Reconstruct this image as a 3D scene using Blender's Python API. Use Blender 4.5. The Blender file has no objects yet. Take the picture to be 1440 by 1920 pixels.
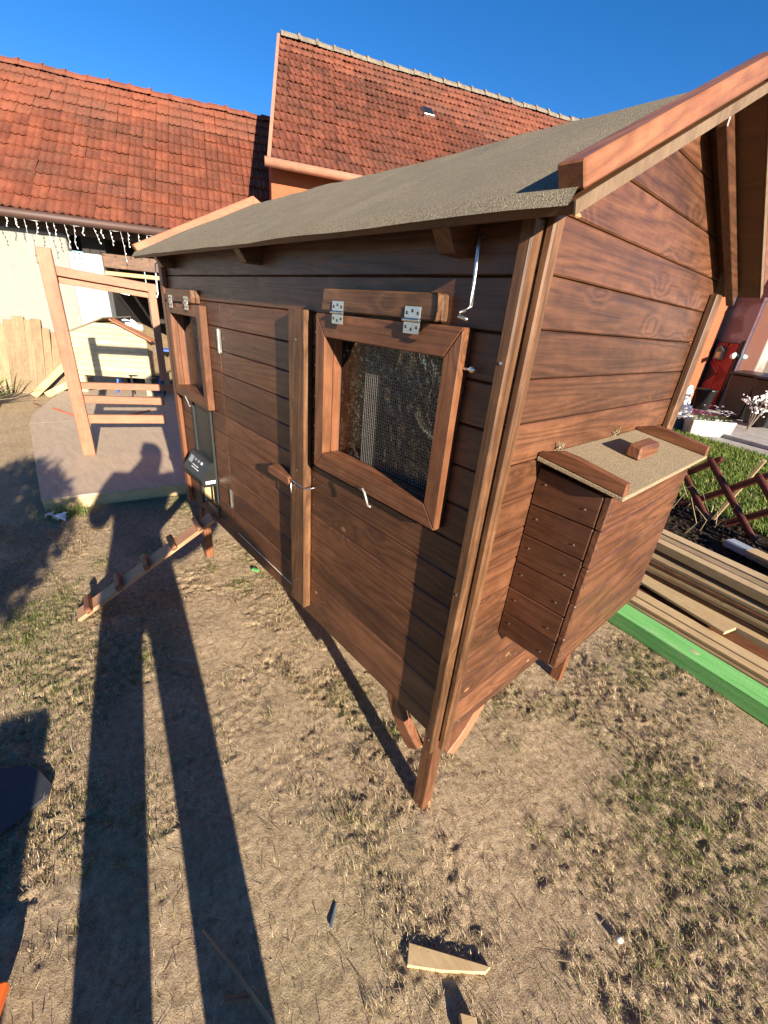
import bpy, bmesh, math, random
import numpy as np
from mathutils import Vector, Matrix
random.seed(7); rng = np.random.default_rng(7)
S = bpy.context.scene; COL = S.collection
R = math.radians
# ------------------------------------------------------------------ camera, sky, sun, exposure
cam = bpy.data.cameras.new("camera"); camo = bpy.data.objects.new("camera", cam); COL.objects.link(camo)
cam.sensor_fit = 'VERTICAL'; cam.sensor_height = 24.0; cam.lens = 786.67/1920*24.0
cam.clip_start = 0.02; cam.clip_end = 2000
cR, cU, cF = (0.65210308,0.75366308,0.08217991), (-0.37234182,0.2239573,0.90066903), (-0.6603962,0.61792806,-0.42666353)
camo.matrix_world = Matrix(((cR[0],cU[0],-cF[0],0.5233),(cR[1],cU[1],-cF[1],-0.8178),(cR[2],cU[2],-cF[2],1.650),(0,0,0,1)))
S.camera = camo
SUN_EL, SUN_AZ = R(16.5), R(168.0)          # elevation; heading the light travels towards
sdir = Vector((math.cos(SUN_AZ)*math.cos(SUN_EL), math.sin(SUN_AZ)*math.cos(SUN_EL), -math.sin(SUN_EL)))
W = bpy.data.worlds.new("World"); S.world = W; W.use_nodes = True
wn = W.node_tree; wn.nodes.clear()
sky = wn.nodes.new('ShaderNodeTexSky'); sky.sky_type = 'NISHITA'; sky.sun_disc = False
sky.sun_elevation = SUN_EL
to_sun = -sdir
sky.sun_rotation = math.atan2(to_sun.x, to_sun.y)
sky.altitude = 2500; sky.air_density = 1.0; sky.dust_density = 0.0; sky.ozone_density = 3.0
bg = wn.nodes.new('ShaderNodeBackground'); bg.inputs['Strength'].default_value = 0.066
wo = wn.nodes.new('ShaderNodeOutputWorld')
hs_ = wn.nodes.new('ShaderNodeHueSaturation'); hs_.inputs['Saturation'].default_value = 1.27; hs_.inputs['Hue'].default_value = 0.506; hs_.inputs['Value'].default_value = 1.0
wn.links.new(sky.outputs[0], hs_.inputs['Color']); wn.links.new(hs_.outputs[0], bg.inputs[0]); wn.links.new(bg.outputs[0], wo.inputs[0])
sl = bpy.data.lights.new("sun", 'SUN'); sl.energy = 5.0; sl.angle = R(0.5); sl.color = (1.0, 0.88, 0.72)
so = bpy.data.objects.new("sun", sl); COL.objects.link(so); so.rotation_euler = sdir.to_track_quat('-Z','Y').to_euler()
S.view_settings.view_transform = 'Standard'; S.view_settings.look = 'None'
S.view_settings.exposure = 1.63; S.view_settings.gamma = 1.0; S.view_settings.use_curve_mapping = False
S.cycles.max_bounces = 6; S.cycles.transparent_max_bounces = 12

# ------------------------------------------------------------------ helpers
def tag(o, label=None, cat=None, group=None, kind=None):
    if label: o['label'] = label
    if cat: o['category'] = cat
    if group: o['group'] = group
    if kind: o['kind'] = kind
    return o
def empty(name, label, cat, loc=(0,0,0), rz=0.0, group=None):
    o = bpy.data.objects.new(name, None); COL.objects.link(o); o.location = loc; o.rotation_euler = (0,0,rz)
    o.empty_display_size = .1
    return tag(o, label, cat, group)
class G:
    def __init__(s): s.v = []; s.f = []
    def add(s, vs, fs):
        n = len(s.v); s.v += [tuple(v) for v in vs]; s.f += [tuple(i+n for i in f) for f in fs]; return s
    def box(s, x0, x1, y0, y1, z0, z1):
        return s.add([(x0,y0,z0),(x1,y0,z0),(x1,y1,z0),(x0,y1,z0),(x0,y0,z1),(x1,y0,z1),(x1,y1,z1),(x0,y1,z1)],
                     [(0,3,2,1),(4,5,6,7),(0,1,5,4),(1,2,6,5),(2,3,7,6),(3,0,4,7)])
    def prism(s, poly, axis, a, b):
        def P(u, v, w): return (w,u,v) if axis == 'X' else ((u,w,v) if axis == 'Y' else (u,v,w))
        n = len(poly)
        vs = [P(u,v,a) for u,v in poly]+[P(u,v,b) for u,v in poly]
        return s.add(vs, [tuple(range(n)), tuple(range(2*n-1, n-1, -1))]+[(i, i+n, (i+1)%n+n, (i+1)%n) for i in range(n)])
    def beam(s, A, B, w, h, up=(0,0,1)):
        A, B = Vector(A), Vector(B); t = (B-A).normalized(); up = Vector(up)
        sd = t.cross(up).normalized(); u2 = sd.cross(t).normalized()
        vs = [p + sd*(w/2*i) + u2*(h/2*j) for p in (A,B) for i,j in ((-1,-1),(1,-1),(1,1),(-1,1))]
        return s.add(vs, [(0,1,2,3),(7,6,5,4),(0,4,5,1),(1,5,6,2),(2,6,7,3),(3,7,4,0)])
    def tube(s, pts, r, n=6):
        pts = [Vector(p) for p in pts]; rr = r if isinstance(r,(list,tuple)) else [r]*len(pts)
        base = len(s.v)
        for i,p in enumerate(pts):
            t = (pts[min(i+1,len(pts)-1)]-pts[max(i-1,0)]).normalized()
            a = t.cross(Vector((0,0,1)) if abs(t.z) < .9 else Vector((1,0,0))).normalized(); b = t.cross(a)
            for k in range(n):
                an = 2*math.pi*k/n; s.v.append(tuple(p + (a*math.cos(an)+b*math.sin(an))*rr[i]))
        for i in range(len(pts)-1):
            for k in range(n):
                s.f.append((base+i*n+k, base+i*n+(k+1)%n, base+(i+1)*n+(k+1)%n, base+(i+1)*n+k))
        s.f.append(tuple(base+k for k in range(n-1,-1,-1))); e = base+(len(pts)-1)*n
        s.f.append(tuple(e+k for k in range(n))); return s
    def lathe(s, prof, n=16, c=(0,0,0)):
        base = len(s.v)
        for r,z in prof:
            for k in range(n):
                a = 2*math.pi*k/n; s.v.append((c[0]+r*math.cos(a), c[1]+r*math.sin(a), c[2]+z))
        for i in range(len(prof)-1):
            for k in range(n):
                s.f.append((base+i*n+k, base+i*n+(k+1)%n, base+(i+1)*n+(k+1)%n, base+(i+1)*n+k))
        s.f.append(tuple(base+k for k in range(n-1,-1,-1))); e = base+(len(prof)-1)*n
        s.f.append(tuple(e+k for k in range(n))); return s
    def blob(s, c, r, n=8, m=5, jit=0.0):
        base = len(s.v); c = Vector(c); r = Vector(r) if not isinstance(r,(int,float)) else Vector((r,r,r))
        for j in range(m+1):
            th = math.pi*j/m
            for k in range(n):
                a = 2*math.pi*k/n; q = 1+random.uniform(-jit,jit)
                s.v.append((c.x+r.x*math.sin(th)*math.cos(a)*q, c.y+r.y*math.sin(th)*math.sin(a)*q, c.z+r.z*math.cos(th)*q))
        for j in range(m):
            for k in range(n):
                s.f.append((base+j*n+k, base+(j+1)*n+k, base+(j+1)*n+(k+1)%n, base+j*n+(k+1)%n))
        return s
    def mesh(s, name, mat=None, bevel=0, smooth=False, seg=1):
        me = bpy.data.meshes.new(name); me.from_pydata(s.v, [], s.f)
        bm = bmesh.new(); bm.from_mesh(me)
        bmesh.ops.remove_doubles(bm, verts=bm.verts, dist=1e-6)
        bmesh.ops.recalc_face_normals(bm, faces=bm.faces)
        if bevel:
            bmesh.ops.bevel(bm, geom=[e for e in bm.edges if len(e.link_faces) == 2 and e.calc_face_angle() > .3], offset=bevel, segments=seg, affect='EDGES', clamp_overlap=True)
        bm.to_mesh(me); bm.free()
        if smooth: me.shade_smooth()
        if mat: me.materials.append(mat)
        return me
    def obj(s, name, mat=None, parent=None, bevel=0, smooth=False, seg=1):
        return link(name, s.mesh(name, mat, bevel, smooth, seg), parent)
def link(name, me, parent=None, mw=None):
    o = bpy.data.objects.new(name, me); COL.objects.link(o)
    if parent: o.parent = parent
    if mw is not None: o.matrix_local = mw
    return o
def npmesh(name, v, f, mat, col=None, smooth=False):
    """v (n,3); f list of (k,m) int arrays of equal-size polygons"""
    me = bpy.data.meshes.new(name); f = [np.asarray(a) for a in f]
    nl = sum(a.size for a in f); npoly = sum(len(a) for a in f)
    me.vertices.add(len(v)); me.vertices.foreach_set('co', np.asarray(v, dtype=np.float32).ravel())
    me.loops.add(nl); me.loops.foreach_set('vertex_index', np.concatenate([a.ravel() for a in f]).astype(np.int32))
    me.polygons.add(npoly)
    tot = np.concatenate([np.full(len(a), a.shape[1]) for a in f]); st = np.concatenate([[0], np.cumsum(tot)[:-1]])
    me.polygons.foreach_set('loop_start', st.astype(np.int32))
    if smooth: me.polygons.foreach_set('use_smooth', np.ones(npoly, dtype=bool))
    me.update(calc_edges=True); me.validate()
    if col is not None:
        ca = me.color_attributes.new('Col', 'FLOAT_COLOR', 'POINT')
        c4 = np.ones((len(v),4), dtype=np.float32); c4[:,:3] = col; ca.data.foreach_set('color', c4.ravel())
    me.materials.append(mat); return me
def vnoise(x, y, scale, seed):
    X = np.asarray(x, dtype=np.float64)/scale + seed*17.3; Y = np.asarray(y, dtype=np.float64)/scale + seed*9.7
    xi = np.floor(X).astype(np.int64); yi = np.floor(Y).astype(np.int64); fx = X-xi; fy = Y-yi
    fx = fx*fx*(3-2*fx); fy = fy*fy*(3-2*fy)
    def h(a, b):
        n = (a*374761393 + b*668265263 + seed*1442695041) & 0xffffffff
        n = ((n ^ (n >> 13))*1274126177) & 0xffffffff
        return ((n ^ (n >> 16)) & 0xffff)/65535.0
    return (h(xi,yi)*(1-fx)+h(xi+1,yi)*fx)*(1-fy) + (h(xi,yi+1)*(1-fx)+h(xi+1,yi+1)*fx)*fy

# ------------------------------------------------------------------ materials
class NT:
    def __init__(s, name):
        s.m = bpy.data.materials.new(name); s.m.use_nodes = True; s.t = s.m.node_tree
        s.b = s.t.nodes['Principled BSDF']; s.out = s.t.nodes['Material Output']
    def n(s, typ, **kw):
        nd = s.t.nodes.new('ShaderNode'+typ)
        for k,v in kw.items():
            if k.startswith('_'): nd.inputs[k[1:].replace('_',' ')].default_value = v
            else: setattr(nd, k, v)
        return nd
    def l(s, a, b): s.t.links.new(a, b)
    def math(s, op, a, b=None, c=None):
        nd = s.n('Math', operation=op)
        for i,x in enumerate((a,b,c)):
            if x is None: continue
            if isinstance(x,(int,float)): nd.inputs[i].default_value = x
            else: s.l(x, nd.inputs[i])
        return nd.outputs[0]
    def ramp(s, fac, stops):
        nd = s.n('ValToRGB'); e = nd.color_ramp.elements
        while len(e) > 1: e.remove(e[0])
        e[0].position = stops[0][0]; e[0].color = (*stops[0][1],1)
        for p,c in stops[1:]:
            k = e.new(p); k.color = (*c,1)
        s.l(fac, nd.inputs[0]); return nd.outputs[0]
    def mix(s, fac, a, b, mode='MIX'):
        nd = s.n('Mix', data_type='RGBA', blend_type=mode)
        for sock,x in ((nd.inputs[0],fac),(nd.inputs[6],a),(nd.inputs[7],b)):
            if isinstance(x,(int,float)): sock.default_value = x
            elif isinstance(x,tuple): sock.default_value = (*x,1)
            else: s.l(x, sock)
        return nd.outputs[2]
    def noise(s, vec, scale, detail=3, rough=.55, dist=0.0):
        nd = s.n('TexNoise', _Scale=scale, _Detail=detail, _Roughness=rough, _Distortion=dist)
        if vec is not None: s.l(vec, nd.inputs['Vector'])
        return nd.outputs['Fac']
    def vscale(s, vec, sc):
        nd = s.n('Mapping'); nd.inputs['Scale'].default_value = sc; s.l(vec, nd.inputs['Vector']); return nd.outputs[0]
    def coords(s, rnd=True, kind='Object'):
        tc = s.n('TexCoord').outputs[kind]
        if not rnd: return tc
        r = s.n('ObjectInfo').outputs['Random']
        nd = s.n('VectorMath', operation='MULTIPLY_ADD'); s.l(r, nd.inputs[0])
        nd.inputs[1].default_value = (31.7, 17.3, 23.9); s.l(tc, nd.inputs[2]); return nd.outputs[0]
    def bump(s, h, strength=.3, dist=.002):
        nd = s.n('Bump', _Strength=strength, _Distance=dist); s.l(h, nd.inputs['Height']); s.l(nd.outputs[0], s.b.inputs['Normal']); return nd
    def color(s, c):
        if isinstance(c, tuple): s.b.inputs['Base Color'].default_value = (*c,1)
        else: s.l(c, s.b.inputs['Base Color'])
        return s
    def rough(s, r, spec=.5):
        if isinstance(r,(int,float)): s.b.inputs['Roughness'].default_value = r
        else: s.l(r, s.b.inputs['Roughness'])
        s.b.inputs['Specular IOR Level'].default_value = spec; return s

def plain(name, c, rough=.5, metal=0.0, spec=.5, var=.12, bscale=60):
    k = NT(name); co = k.coords()
    n = k.noise(co, bscale*.2, 4)
    d = tuple(x*(1-var) for x in c); l = tuple(min(1,x*(1+var)) for x in c)
    k.color(k.ramp(n, [(.3,d),(.7,l)])).rough(rough, spec); k.b.inputs['Metallic'].default_value = metal
    k.bump(k.noise(co, bscale*4, 3), .15, .001)
    return k.m
def wood(name, axis, dark, mid, light, rough=.5, lines=20.0, knotcol=None, knots=.7, line=.6, spec=.4, hue=.15, tilt=0):
    k = NT(name); co = k.coords()
    if tilt:
        mp = k.n('Mapping'); mp.inputs['Rotation'].default_value = (tilt,0,0); k.l(co, mp.inputs['Vector']); co = mp.outputs[0]
    def sc(a, c): return tuple(a if ax == axis else c for ax in 'XYZ')
    low = k.noise(k.vscale(co, sc(.60, 9.0)), 1.0, 1.8, .42, .15)          # contour field -> cathedral grain
    vo = k.n('TexVoronoi', feature='F1'); vo.inputs['Scale'].default_value = 1.0
    wob = k.n('VectorMath', operation='MULTIPLY_ADD'); nz = k.n('TexNoise', _Scale=40.0, _Detail=2.0); k.l(co, nz.inputs['Vector'])
    k.l(nz.outputs['Color'], wob.inputs[0]); wob.inputs[1].default_value = (.010,.010,.010); k.l(co, wob.inputs[2])
    k.l(k.vscale(wob.outputs[0], sc(4.2, 7.5)), vo.inputs['Vector'])
    spc = k.n('SeparateColor'); k.l(vo.outputs['Color'], spc.inputs[0])
    pick = k.math('GREATER_THAN', spc.outputs[0], .35); kd = vo.outputs['Distance']
    bend = k.math('MULTIPLY', pick, k.math('POWER', k.math('MAXIMUM', k.math('SUBTRACT', 1.0, k.math('DIVIDE', kd, .42)), 0.0), 2.0))
    low = k.math('ADD', low, k.math('MULTIPLY', bend, .26))
    tri = k.math('PINGPONG', k.math('MULTIPLY', low, lines), .5)
    lm = k.math('POWER', k.math('MULTIPLY', tri, 2.0), 2.2)                 # thin dark late-wood lines
    fib = k.noise(k.vscale(co, sc(5, 260)), 1.0, 3, .6)
    tone = k.noise(k.vscale(co, sc(2.4, 5.0)), 1.0, 4, .62, .5)
    tone2 = k.noise(co, 21, 3, .65)
    fine = k.noise(k.vscale(co, sc(14, 70)), 1.0, 3, .6)
    col = k.ramp(k.math('ADD', k.math('MULTIPLY', tone, .7), k.math('MULTIPLY', tone2, .3)), [(.33,dark),(.50,mid),(.68,light)])
    col = k.mix(k.math('MULTIPLY', lm, line), col, tuple(x*.36 for x in mid))
    col = k.mix(k.math('MULTIPLY', k.math('POWER', k.math('SUBTRACT', 1.0, k.math('MULTIPLY', tri, 2.0)), 4.0), line*.40), col, light)
    col = k.mix(k.ramp(fib, [(.40,(0,0,0)),(.75,(.42,.42,.42))]), col, light)
    col = k.mix(k.ramp(fine, [(.35,(.28,.28,.28)),(.52,(0,0,0))]), col, dark)
    size = k.math('MULTIPLY_ADD', spc.outputs[1], .055, .035)
    kn = k.math('DIVIDE', kd, size)
    km = k.math('MULTIPLY', pick, k.ramp(kn, [(.0,(.35,.35,.35)),(.45,(.55,.55,.55)),(.62,(1,1,1)),(.85,(.75,.75,.75)),(1.0,(0,0,0))]))
    col = k.mix(k.math('MULTIPLY', km, knots), col, knotcol or dark)
    r = k.n('ObjectInfo').outputs['Random']
    hsv = k.n('HueSaturation'); k.l(col, hsv.inputs['Color'])
    k.l(k.math('MULTIPLY_ADD', r, hue*2, 1-hue), hsv.inputs['Value'])
    k.color(hsv.outputs[0]); k.b.inputs['Specular IOR Level'].default_value = spec
    k.l(k.math('MULTIPLY_ADD', fine, .3, rough-.15), k.b.inputs['Roughness'])
    h = k.math('ADD', k.math('MULTIPLY', lm, -.4), k.math('ADD', k.math('MULTIPLY', fib, .7), k.math('MULTIPLY', fine, .5)))
    k.bump(h, .45, .0012); return k.m
def stained(ax, n='stained_wood'): return wood(n+'_'+ax.lower(), ax, (.042,.0162,.0078), (.090,.0345,.0155), (.160,.067,.031), .42, 14, (.36,.18,.085), .9, .70, .45, hue=.30)
def redwood(ax): return wood('orange_brown_wood_'+ax.lower(), ax, (.090,.030,.012), (.160,.058,.024), (.235,.098,.045), .48, 12, (.07,.025,.012), .5, .5)
def olivew(ax): return wood('weathered_stain_'+ax.lower(), ax, (.036,.0155,.007), (.094,.041,.017), (.20,.100,.045), .50, 12, (.035,.015,.008), .6, .7)
def pine(ax): return wood('pale_pine_'+ax.lower(), ax, (.37,.25,.115), (.47,.33,.165), (.56,.415,.235), .6, 12, (.20,.11,.05), .6, .18, hue=.10)
def pinkw(ax): return wood('fresh_planed_larch_'+ax.lower(), ax, (.20,.072,.036), (.28,.112,.058), (.345,.155,.084), .55, 14, (.22,.07,.035), .6, .22, hue=.06)
def greyw(ax): return wood('sawn_timber_'+ax.lower(), ax, (.22,.145,.070), (.34,.235,.120), (.46,.34,.185), .65, 12, (.12,.07,.035), .5, .35, hue=.2)
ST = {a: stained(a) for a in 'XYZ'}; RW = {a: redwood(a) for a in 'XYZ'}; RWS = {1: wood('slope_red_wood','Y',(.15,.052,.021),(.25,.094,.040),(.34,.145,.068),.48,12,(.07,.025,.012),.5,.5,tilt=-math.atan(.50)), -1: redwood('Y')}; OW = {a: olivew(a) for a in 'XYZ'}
PI_ = {a: pine(a) for a in 'XYZ'}; PK = {a: pinkw(a) for a in 'XYZ'}; GW = {a: greyw(a) for a in 'XYZ'}
def felt_mat(name, a, b):
    k = NT(name); co = k.coords(False)
    n1 = k.noise(co, 420, 2, .7); n2 = k.noise(co, 6, 4, .6); n3 = k.noise(co, 900, 1)
    c = k.mix(k.math('MULTIPLY', n2, .6), k.ramp(n1, [(.33,a),(.52,b),(.68,tuple(min(1,x*2.0) for x in b))]), a)
    c = k.mix(k.ramp(n3, [(.60,(0,0,0)),(.72,(1,1,1))]), c, (.42,.37,.28))
    k.color(c).rough(.95, .15); k.bump(n1, .7, .004); return k.m
FELT = felt_mat('mineral_roof_felt', (.098,.080,.054), (.205,.170,.116)); FELT2 = felt_mat('sandy_lid_felt', (.155,.115,.068), (.27,.205,.125))
ZINC = plain('zinc', (.62,.60,.55), .32, 1.0, .5, .15); WHITEPL = plain('white_coated_wire', (.80,.80,.78), .35)
BLACKPL = plain('black_plastic', (.012,.013,.013), .38, 0, .5, .2); DARKAL = plain('dark_grey_metal', (.030,.036,.034), .42, .3)
OSB = None
def ply(name, a, b, rough=.7):
    k = NT(name); co = k.coords()
    n = k.noise(k.vscale(co,(3,14,6)), 1.5, 5, .65, .8); f = k.noise(k.vscale(co,(30,220,60)), 1, 3, .6)
    s = k.noise(co, 22, 3, .7)
    c = k.mix(k.math('MULTIPLY', f, .7), k.ramp(n, [(.3,a),(.7,b)]), a)
    c = k.mix(k.ramp(s, [(.62,(0,0,0)),(.8,(.6,.6,.6))]), c, tuple(x*.5 for x in a))
    k.color(c).rough(rough, .3); k.bump(k.math('ADD', n, f), .3, .0015); return k.m
PLY = ply('weathered_plywood', (.37,.285,.20), (.54,.42,.30)); PLYB = ply('stained_plywood', (.060,.025,.010), (.13,.055,.022), .5)

# ------------------------------------------------------------------ ground
k = NT('trampled_soil'); co = k.coords(False)
n1 = k.noise(co, 3.2, 5, .6, .3); n2 = k.noise(co, 40, 5, .70); n3 = k.noise(co, 230, 4, .72); n4 = k.noise(co, .9, 3)
c = k.ramp(n2, [(.30,(.200,.138,.080)),(.5,(.385,.282,.175)),(.72,(.53,.41,.27))])
c = k.mix(k.ramp(n1, [(.44,(0,0,0)),(.66,(.50,.50,.50))]), c, (.23,.170,.105))
c = k.mix(k.ramp(n3, [(.55,(0,0,0)),(.68,(.7,.7,.7))]), c, (.54,.43,.29))
c = k.mix(k.ramp(n3, [(.34,(.7,.7,.7)),(.44,(0,0,0))]), c, (.16,.11,.065))
c = k.mix(k.ramp(n4, [(.52,(0,0,0)),(.70,(.35,.35,.35))]), c, (.27,.23,.12))
k.color(c).rough(.95, .1); k.bump(k.math('ADD', k.math('MULTIPLY', n3, .7), n2), .9, .010); SOIL = k.m
def spaced(lo, hi, st, far):
    a = np.arange(lo, hi+st/2, st); g = []; x = st
    d = []; 
    while (sum(d) if d else 0) < far: d.append(x); x *= 1.22
    d = np.cumsum(d); return np.concatenate([lo-d[::-1], a, hi+d])
gx = spaced(-3.4, 1.35, .0076, 400); gy = spaced(-1.4, 2.0, .0076, 400)
def clump(x, y):
    q = vnoise(x,y,.30,31)*.5+vnoise(x,y,.11,32)*.32+vnoise(x,y,.045,33)*.18
    return np.clip((q-.44)*4.2, 0, 1)
def soil_h(X, Y):
    h = (vnoise(X,Y,.42,1)-.5)*.018 + (vnoise(X,Y,.13,2)-.5)*.005
    rough = clump(X,Y)*(1-.65*np.exp(-(((X+.9)/1.0)**2+((Y+.34)/.26)**2)))
    h = h + ((vnoise(X,Y,.055,3)-.5)*.006 + (vnoise(X,Y,.025,4)-.5)*.010 + (vnoise(X,Y,.0155,7)-.5)*.0085)*(.20+1.05*rough)
    h = h - .006*np.clip((vnoise(X,Y,.036,6)-.76)*6,0,1)*(.3+rough)
    fade = np.clip((3.2-np.hypot(X+.8,(Y-.2)*1.3))/1.6,0,1)
    return h*(.25+.75*fade)
XX, YY = np.meshgrid(gx, gy, indexing='ij'); ZZ = soil_h(XX, YY)
ZZ = np.where((np.abs(XX) > 60) | (np.abs(YY) > 60), 0, ZZ)-.004
nx, ny = len(gx), len(gy); idx = np.arange(nx*ny).reshape(nx,ny)
fq = np.stack([idx[:-1,:-1].ravel(), idx[1:,:-1].ravel(), idx[1:,1:].ravel(), idx[:-1,1:].ravel()], 1)
go = link('ground', npmesh('ground', np.stack([XX.ravel(),YY.ravel(),ZZ.ravel()],1), [fq], SOIL, smooth=True)); tag(go, kind='structure')

# dry and green grass lying about
def blade_mesh(name, px, py, pz, L, wd, az, tilt, col, mat, curl=.35):
    n = len(px); dx, dy = np.cos(az), np.sin(az); ct, stt = np.cos(tilt), np.sin(tilt)
    t2 = np.clip(tilt-curl, .02, 1.6); c2, s2 = np.cos(t2), np.sin(t2)
    sx, sy = -dy*wd/2, dx*wd/2
    mx = px+dx*ct*L*.55; my = py+dy*ct*L*.55; mz = pz+stt*L*.55
    tx = mx+dx*c2*L*.45; ty = my+dy*c2*L*.45; tz = mz+s2*L*.45
    V = np.empty((n,5,3)); V[:,0] = np.stack([px-sx,py-sy,pz-.001],1); V[:,1] = np.stack([px+sx,py+sy,pz-.001],1)
    V[:,2] = np.stack([mx+sx*.8,my+sy*.8,mz],1); V[:,3] = np.stack([mx-sx*.8,my-sy*.8,mz],1); V[:,4] = np.stack([tx,ty,tz],1)
    b = np.arange(n)[:,None]*5
    return npmesh(name, V.reshape(-1,3), [b+np.array([[0,1,2,3]]), b+np.array([[3,2,4]])], mat, np.repeat(col,5,0))
k = NT('grass_blade'); at = k.n('Attribute', attribute_name='Col'); k.color(at.outputs['Color']).rough(.6,.25)
tr = k.n('BsdfTranslucent'); k.l(at.outputs['Color'], tr.inputs['Color']); mx = k.n('MixShader', _Fac=.3)
k.l(k.b.outputs[0], mx.inputs[1]); k.l(tr.outputs[0], mx.inputs[2]); k.l(mx.outputs[0], k.out.inputs[0]); BLADE = k.m
def scatter_grass(name, n, box, green, dens, Lr, label, seed, tl=(.05,1.05), w=(.0011,.0025)):
    r = np.random.default_rng(seed)
    x = r.uniform(box[0],box[1],n); y = r.uniform(box[2],box[3],n)
    keep = r.uniform(0,1,n) < dens(x,y); x, y = x[keep], y[keep]; n = len(x)
    g = green(x,y); isg = r.uniform(0,1,n) < g; u = r.uniform(0,1,n)[:,None]; v = r.uniform(.65,1.25,n)[:,None]
    straw = (np.array([[.34,.24,.13]])*(1-u)+np.array([[.62,.50,.31]])*u)*v
    brn = r.uniform(0,1,n) < .22; straw[brn] *= np.array([.42,.38,.36])
    gr = (np.array([[.085,.120,.022]])*(1-u)+np.array([[.24,.27,.07]])*u)*v
    col = np.where(isg[:,None], gr, straw)
    L = r.uniform(*Lr,n)*np.where(isg,1.1,1.0); tilt = np.where(isg, r.uniform(.35,1.25,n), r.uniform(*tl,n))
    me = blade_mesh(name, x, y, soil_h(x,y)-.003, L, r.uniform(*w,n), r.uniform(0,6.283,n), tilt, col, BLADE)
    return tag(link(name, me), label, 'grass', kind='stuff')
def gpatch(x, y):
    p = np.clip((vnoise(x,y,.33,21)-.50)*3.2,0,1)*.55
    e1 = np.exp(-(((x+1.75)/.6)**2+((y+.98)/.20)**2)); e2 = np.exp(-(((x-.75)/.45)**2+((y-.75)/.6)**2))
    return np.clip(p + .75*e1 + .35*e2, 0, .9)
def sdens(x, y):
    path = np.exp(-(((x+1.0)/1.0)**2+((y+.36)/.24)**2))                 # worn strip in front of the coop
    right = np.exp(-(((x-.85)/.45)**2+((y-.75)/.7)**2)); left = np.exp(-(((x+1.8)/.7)**2+((y+1.0)/.25)**2))
    return np.clip((.06+.95*clump(x,y))*(1-.7*path)+.55*right*(.3+clump(x,y))+.45*left, 0, 1)
scatter_grass('dry_grass', 420000, (-3.35,1.35,-1.4,2.0), gpatch, sdens, (.007,.024), 'flattened dry straw and grass tufts on the trampled soil', 3)
scatter_grass('long_straw', 2600, (-3.3,1.3,-1.35,1.95), lambda x,y: x*0, lambda x,y: x*0+.8, (.04,.10), 'loose long straws scattered over the soil', 5, (.01,.12), (.0015,.003))
r = np.random.default_rng(41); nt = 900
tx = r.uniform(-3.2,1.3,nt); ty = r.uniform(-1.35,1.95,nt)
keep = r.uniform(0,1,nt) < np.clip(clump(tx,ty)*.8*(1-.75*np.exp(-(((tx+1.0)/1.0)**2+((ty+.36)/.24)**2)))+.06,0,1); tx, ty = tx[keep], ty[keep]
nb_ = r.integers(14,46,len(tx)); X = np.repeat(tx,nb_); Y = np.repeat(ty,nb_); n = len(X); gq = np.repeat(np.clip(gpatch(tx,ty)*1.1+.05,0,.9),nb_)
X = X+r.normal(0,.014,n); Y = Y+r.normal(0,.014,n); isg = (r.uniform(0,1,n) < gq)[:,None]; u = r.uniform(0,1,n)[:,None]
col = np.where(isg, np.array([[.085,.115,.022]])*(1-u)+np.array([[.26,.29,.08]])*u, (np.array([[.16,.105,.055]])*(1-u)+np.array([[.60,.48,.28]])*u))
me = blade_mesh('straw_tuft', X, Y, soil_h(X,Y)-.003, r.uniform(.015,.048,n), r.uniform(.0012,.0026,n), r.uniform(0,6.283,n), r.uniform(.25,1.25,n), col, BLADE, .45)
tag(link('straw_tuft', me), 'small standing tufts of half dead grass on the rougher soil', 'grass', kind='stuff')
# clods and pebbles
r = np.random.default_rng(11); n = 2200
x = r.uniform(-3.3,1.3,n); y = r.uniform(-1.35,1.95,n); s = r.uniform(.0012,.0040,n)*np.where(r.uniform(0,1,n)>.97,1.9,1)
oct_ = np.array([[1,0,0],[0,1,0],[-1,0,0],[0,-1,0],[0,0,.8],[0,0,-.6]]); of = np.array([[0,1,4],[1,2,4],[2,3,4],[3,0,4],[1,0,5],[2,1,5],[3,2,5],[0,3,5]])
V = oct_[None]*(s[:,None,None])*r.uniform(.6,1.4,(n,6,1)); V = V+np.stack([x,y,soil_h(x,y)-.0042],1)[:,None,:]
F3 = (np.arange(n)[:,None,None]*6+of[None]).reshape(-1,3)
tag(link('soil_crumb', npmesh('soil_crumb', V.reshape(-1,3), [F3], SOIL)), 'small clods and pebbles strewn over the trampled soil', 'soil', kind='stuff')

# ------------------------------------------------------------------ courtyard frame: d along the facade, n out of it
UD = Vector((.37460659,.92718385,0)); UN = Vector((.92718385,-.37460659,0)); W0 = Vector((-8.8,0,0))
YARD = Matrix(((UD.x,UN.x,0,W0.x),(UD.y,UN.y,0,W0.y),(0,0,1,0),(0,0,0,1)))   # local x=d, y=-n handled by sign below
YROT = math.atan2(UD.y, UD.x)
def yard_empty(name, label, cat, d, n, z=0, group=None): # local axes: +x along d, +y into the facade (-n)
    p = W0+UD*d+UN*n; return empty(name, label, cat, (p.x,p.y,z), YROT, group)
def stucco(name, c, patch=None, sc=9):
    k = NT(name); co = k.coords(False); n1 = k.noise(co, sc, 4, .65); n2 = k.noise(co, 70, 3, .7); n0 = k.noise(co, .9, 4, .6)
    col = k.ramp(n1, [(.3,tuple(x*.86 for x in c)),(.7,c)])
    if patch: col = k.mix(k.ramp(n0, [(.50,(0,0,0)),(.56,(1,1,1))]), col, patch)
    k.color(col).rough(.9,.2); k.bump(k.math('ADD',n1,n2), .35, .01); return k.m
STW = stucco('cream_roughcast', (.245,.240,.215)); STP = stucco('white_smooth_render', (.35,.355,.345), None, 3)
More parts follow.
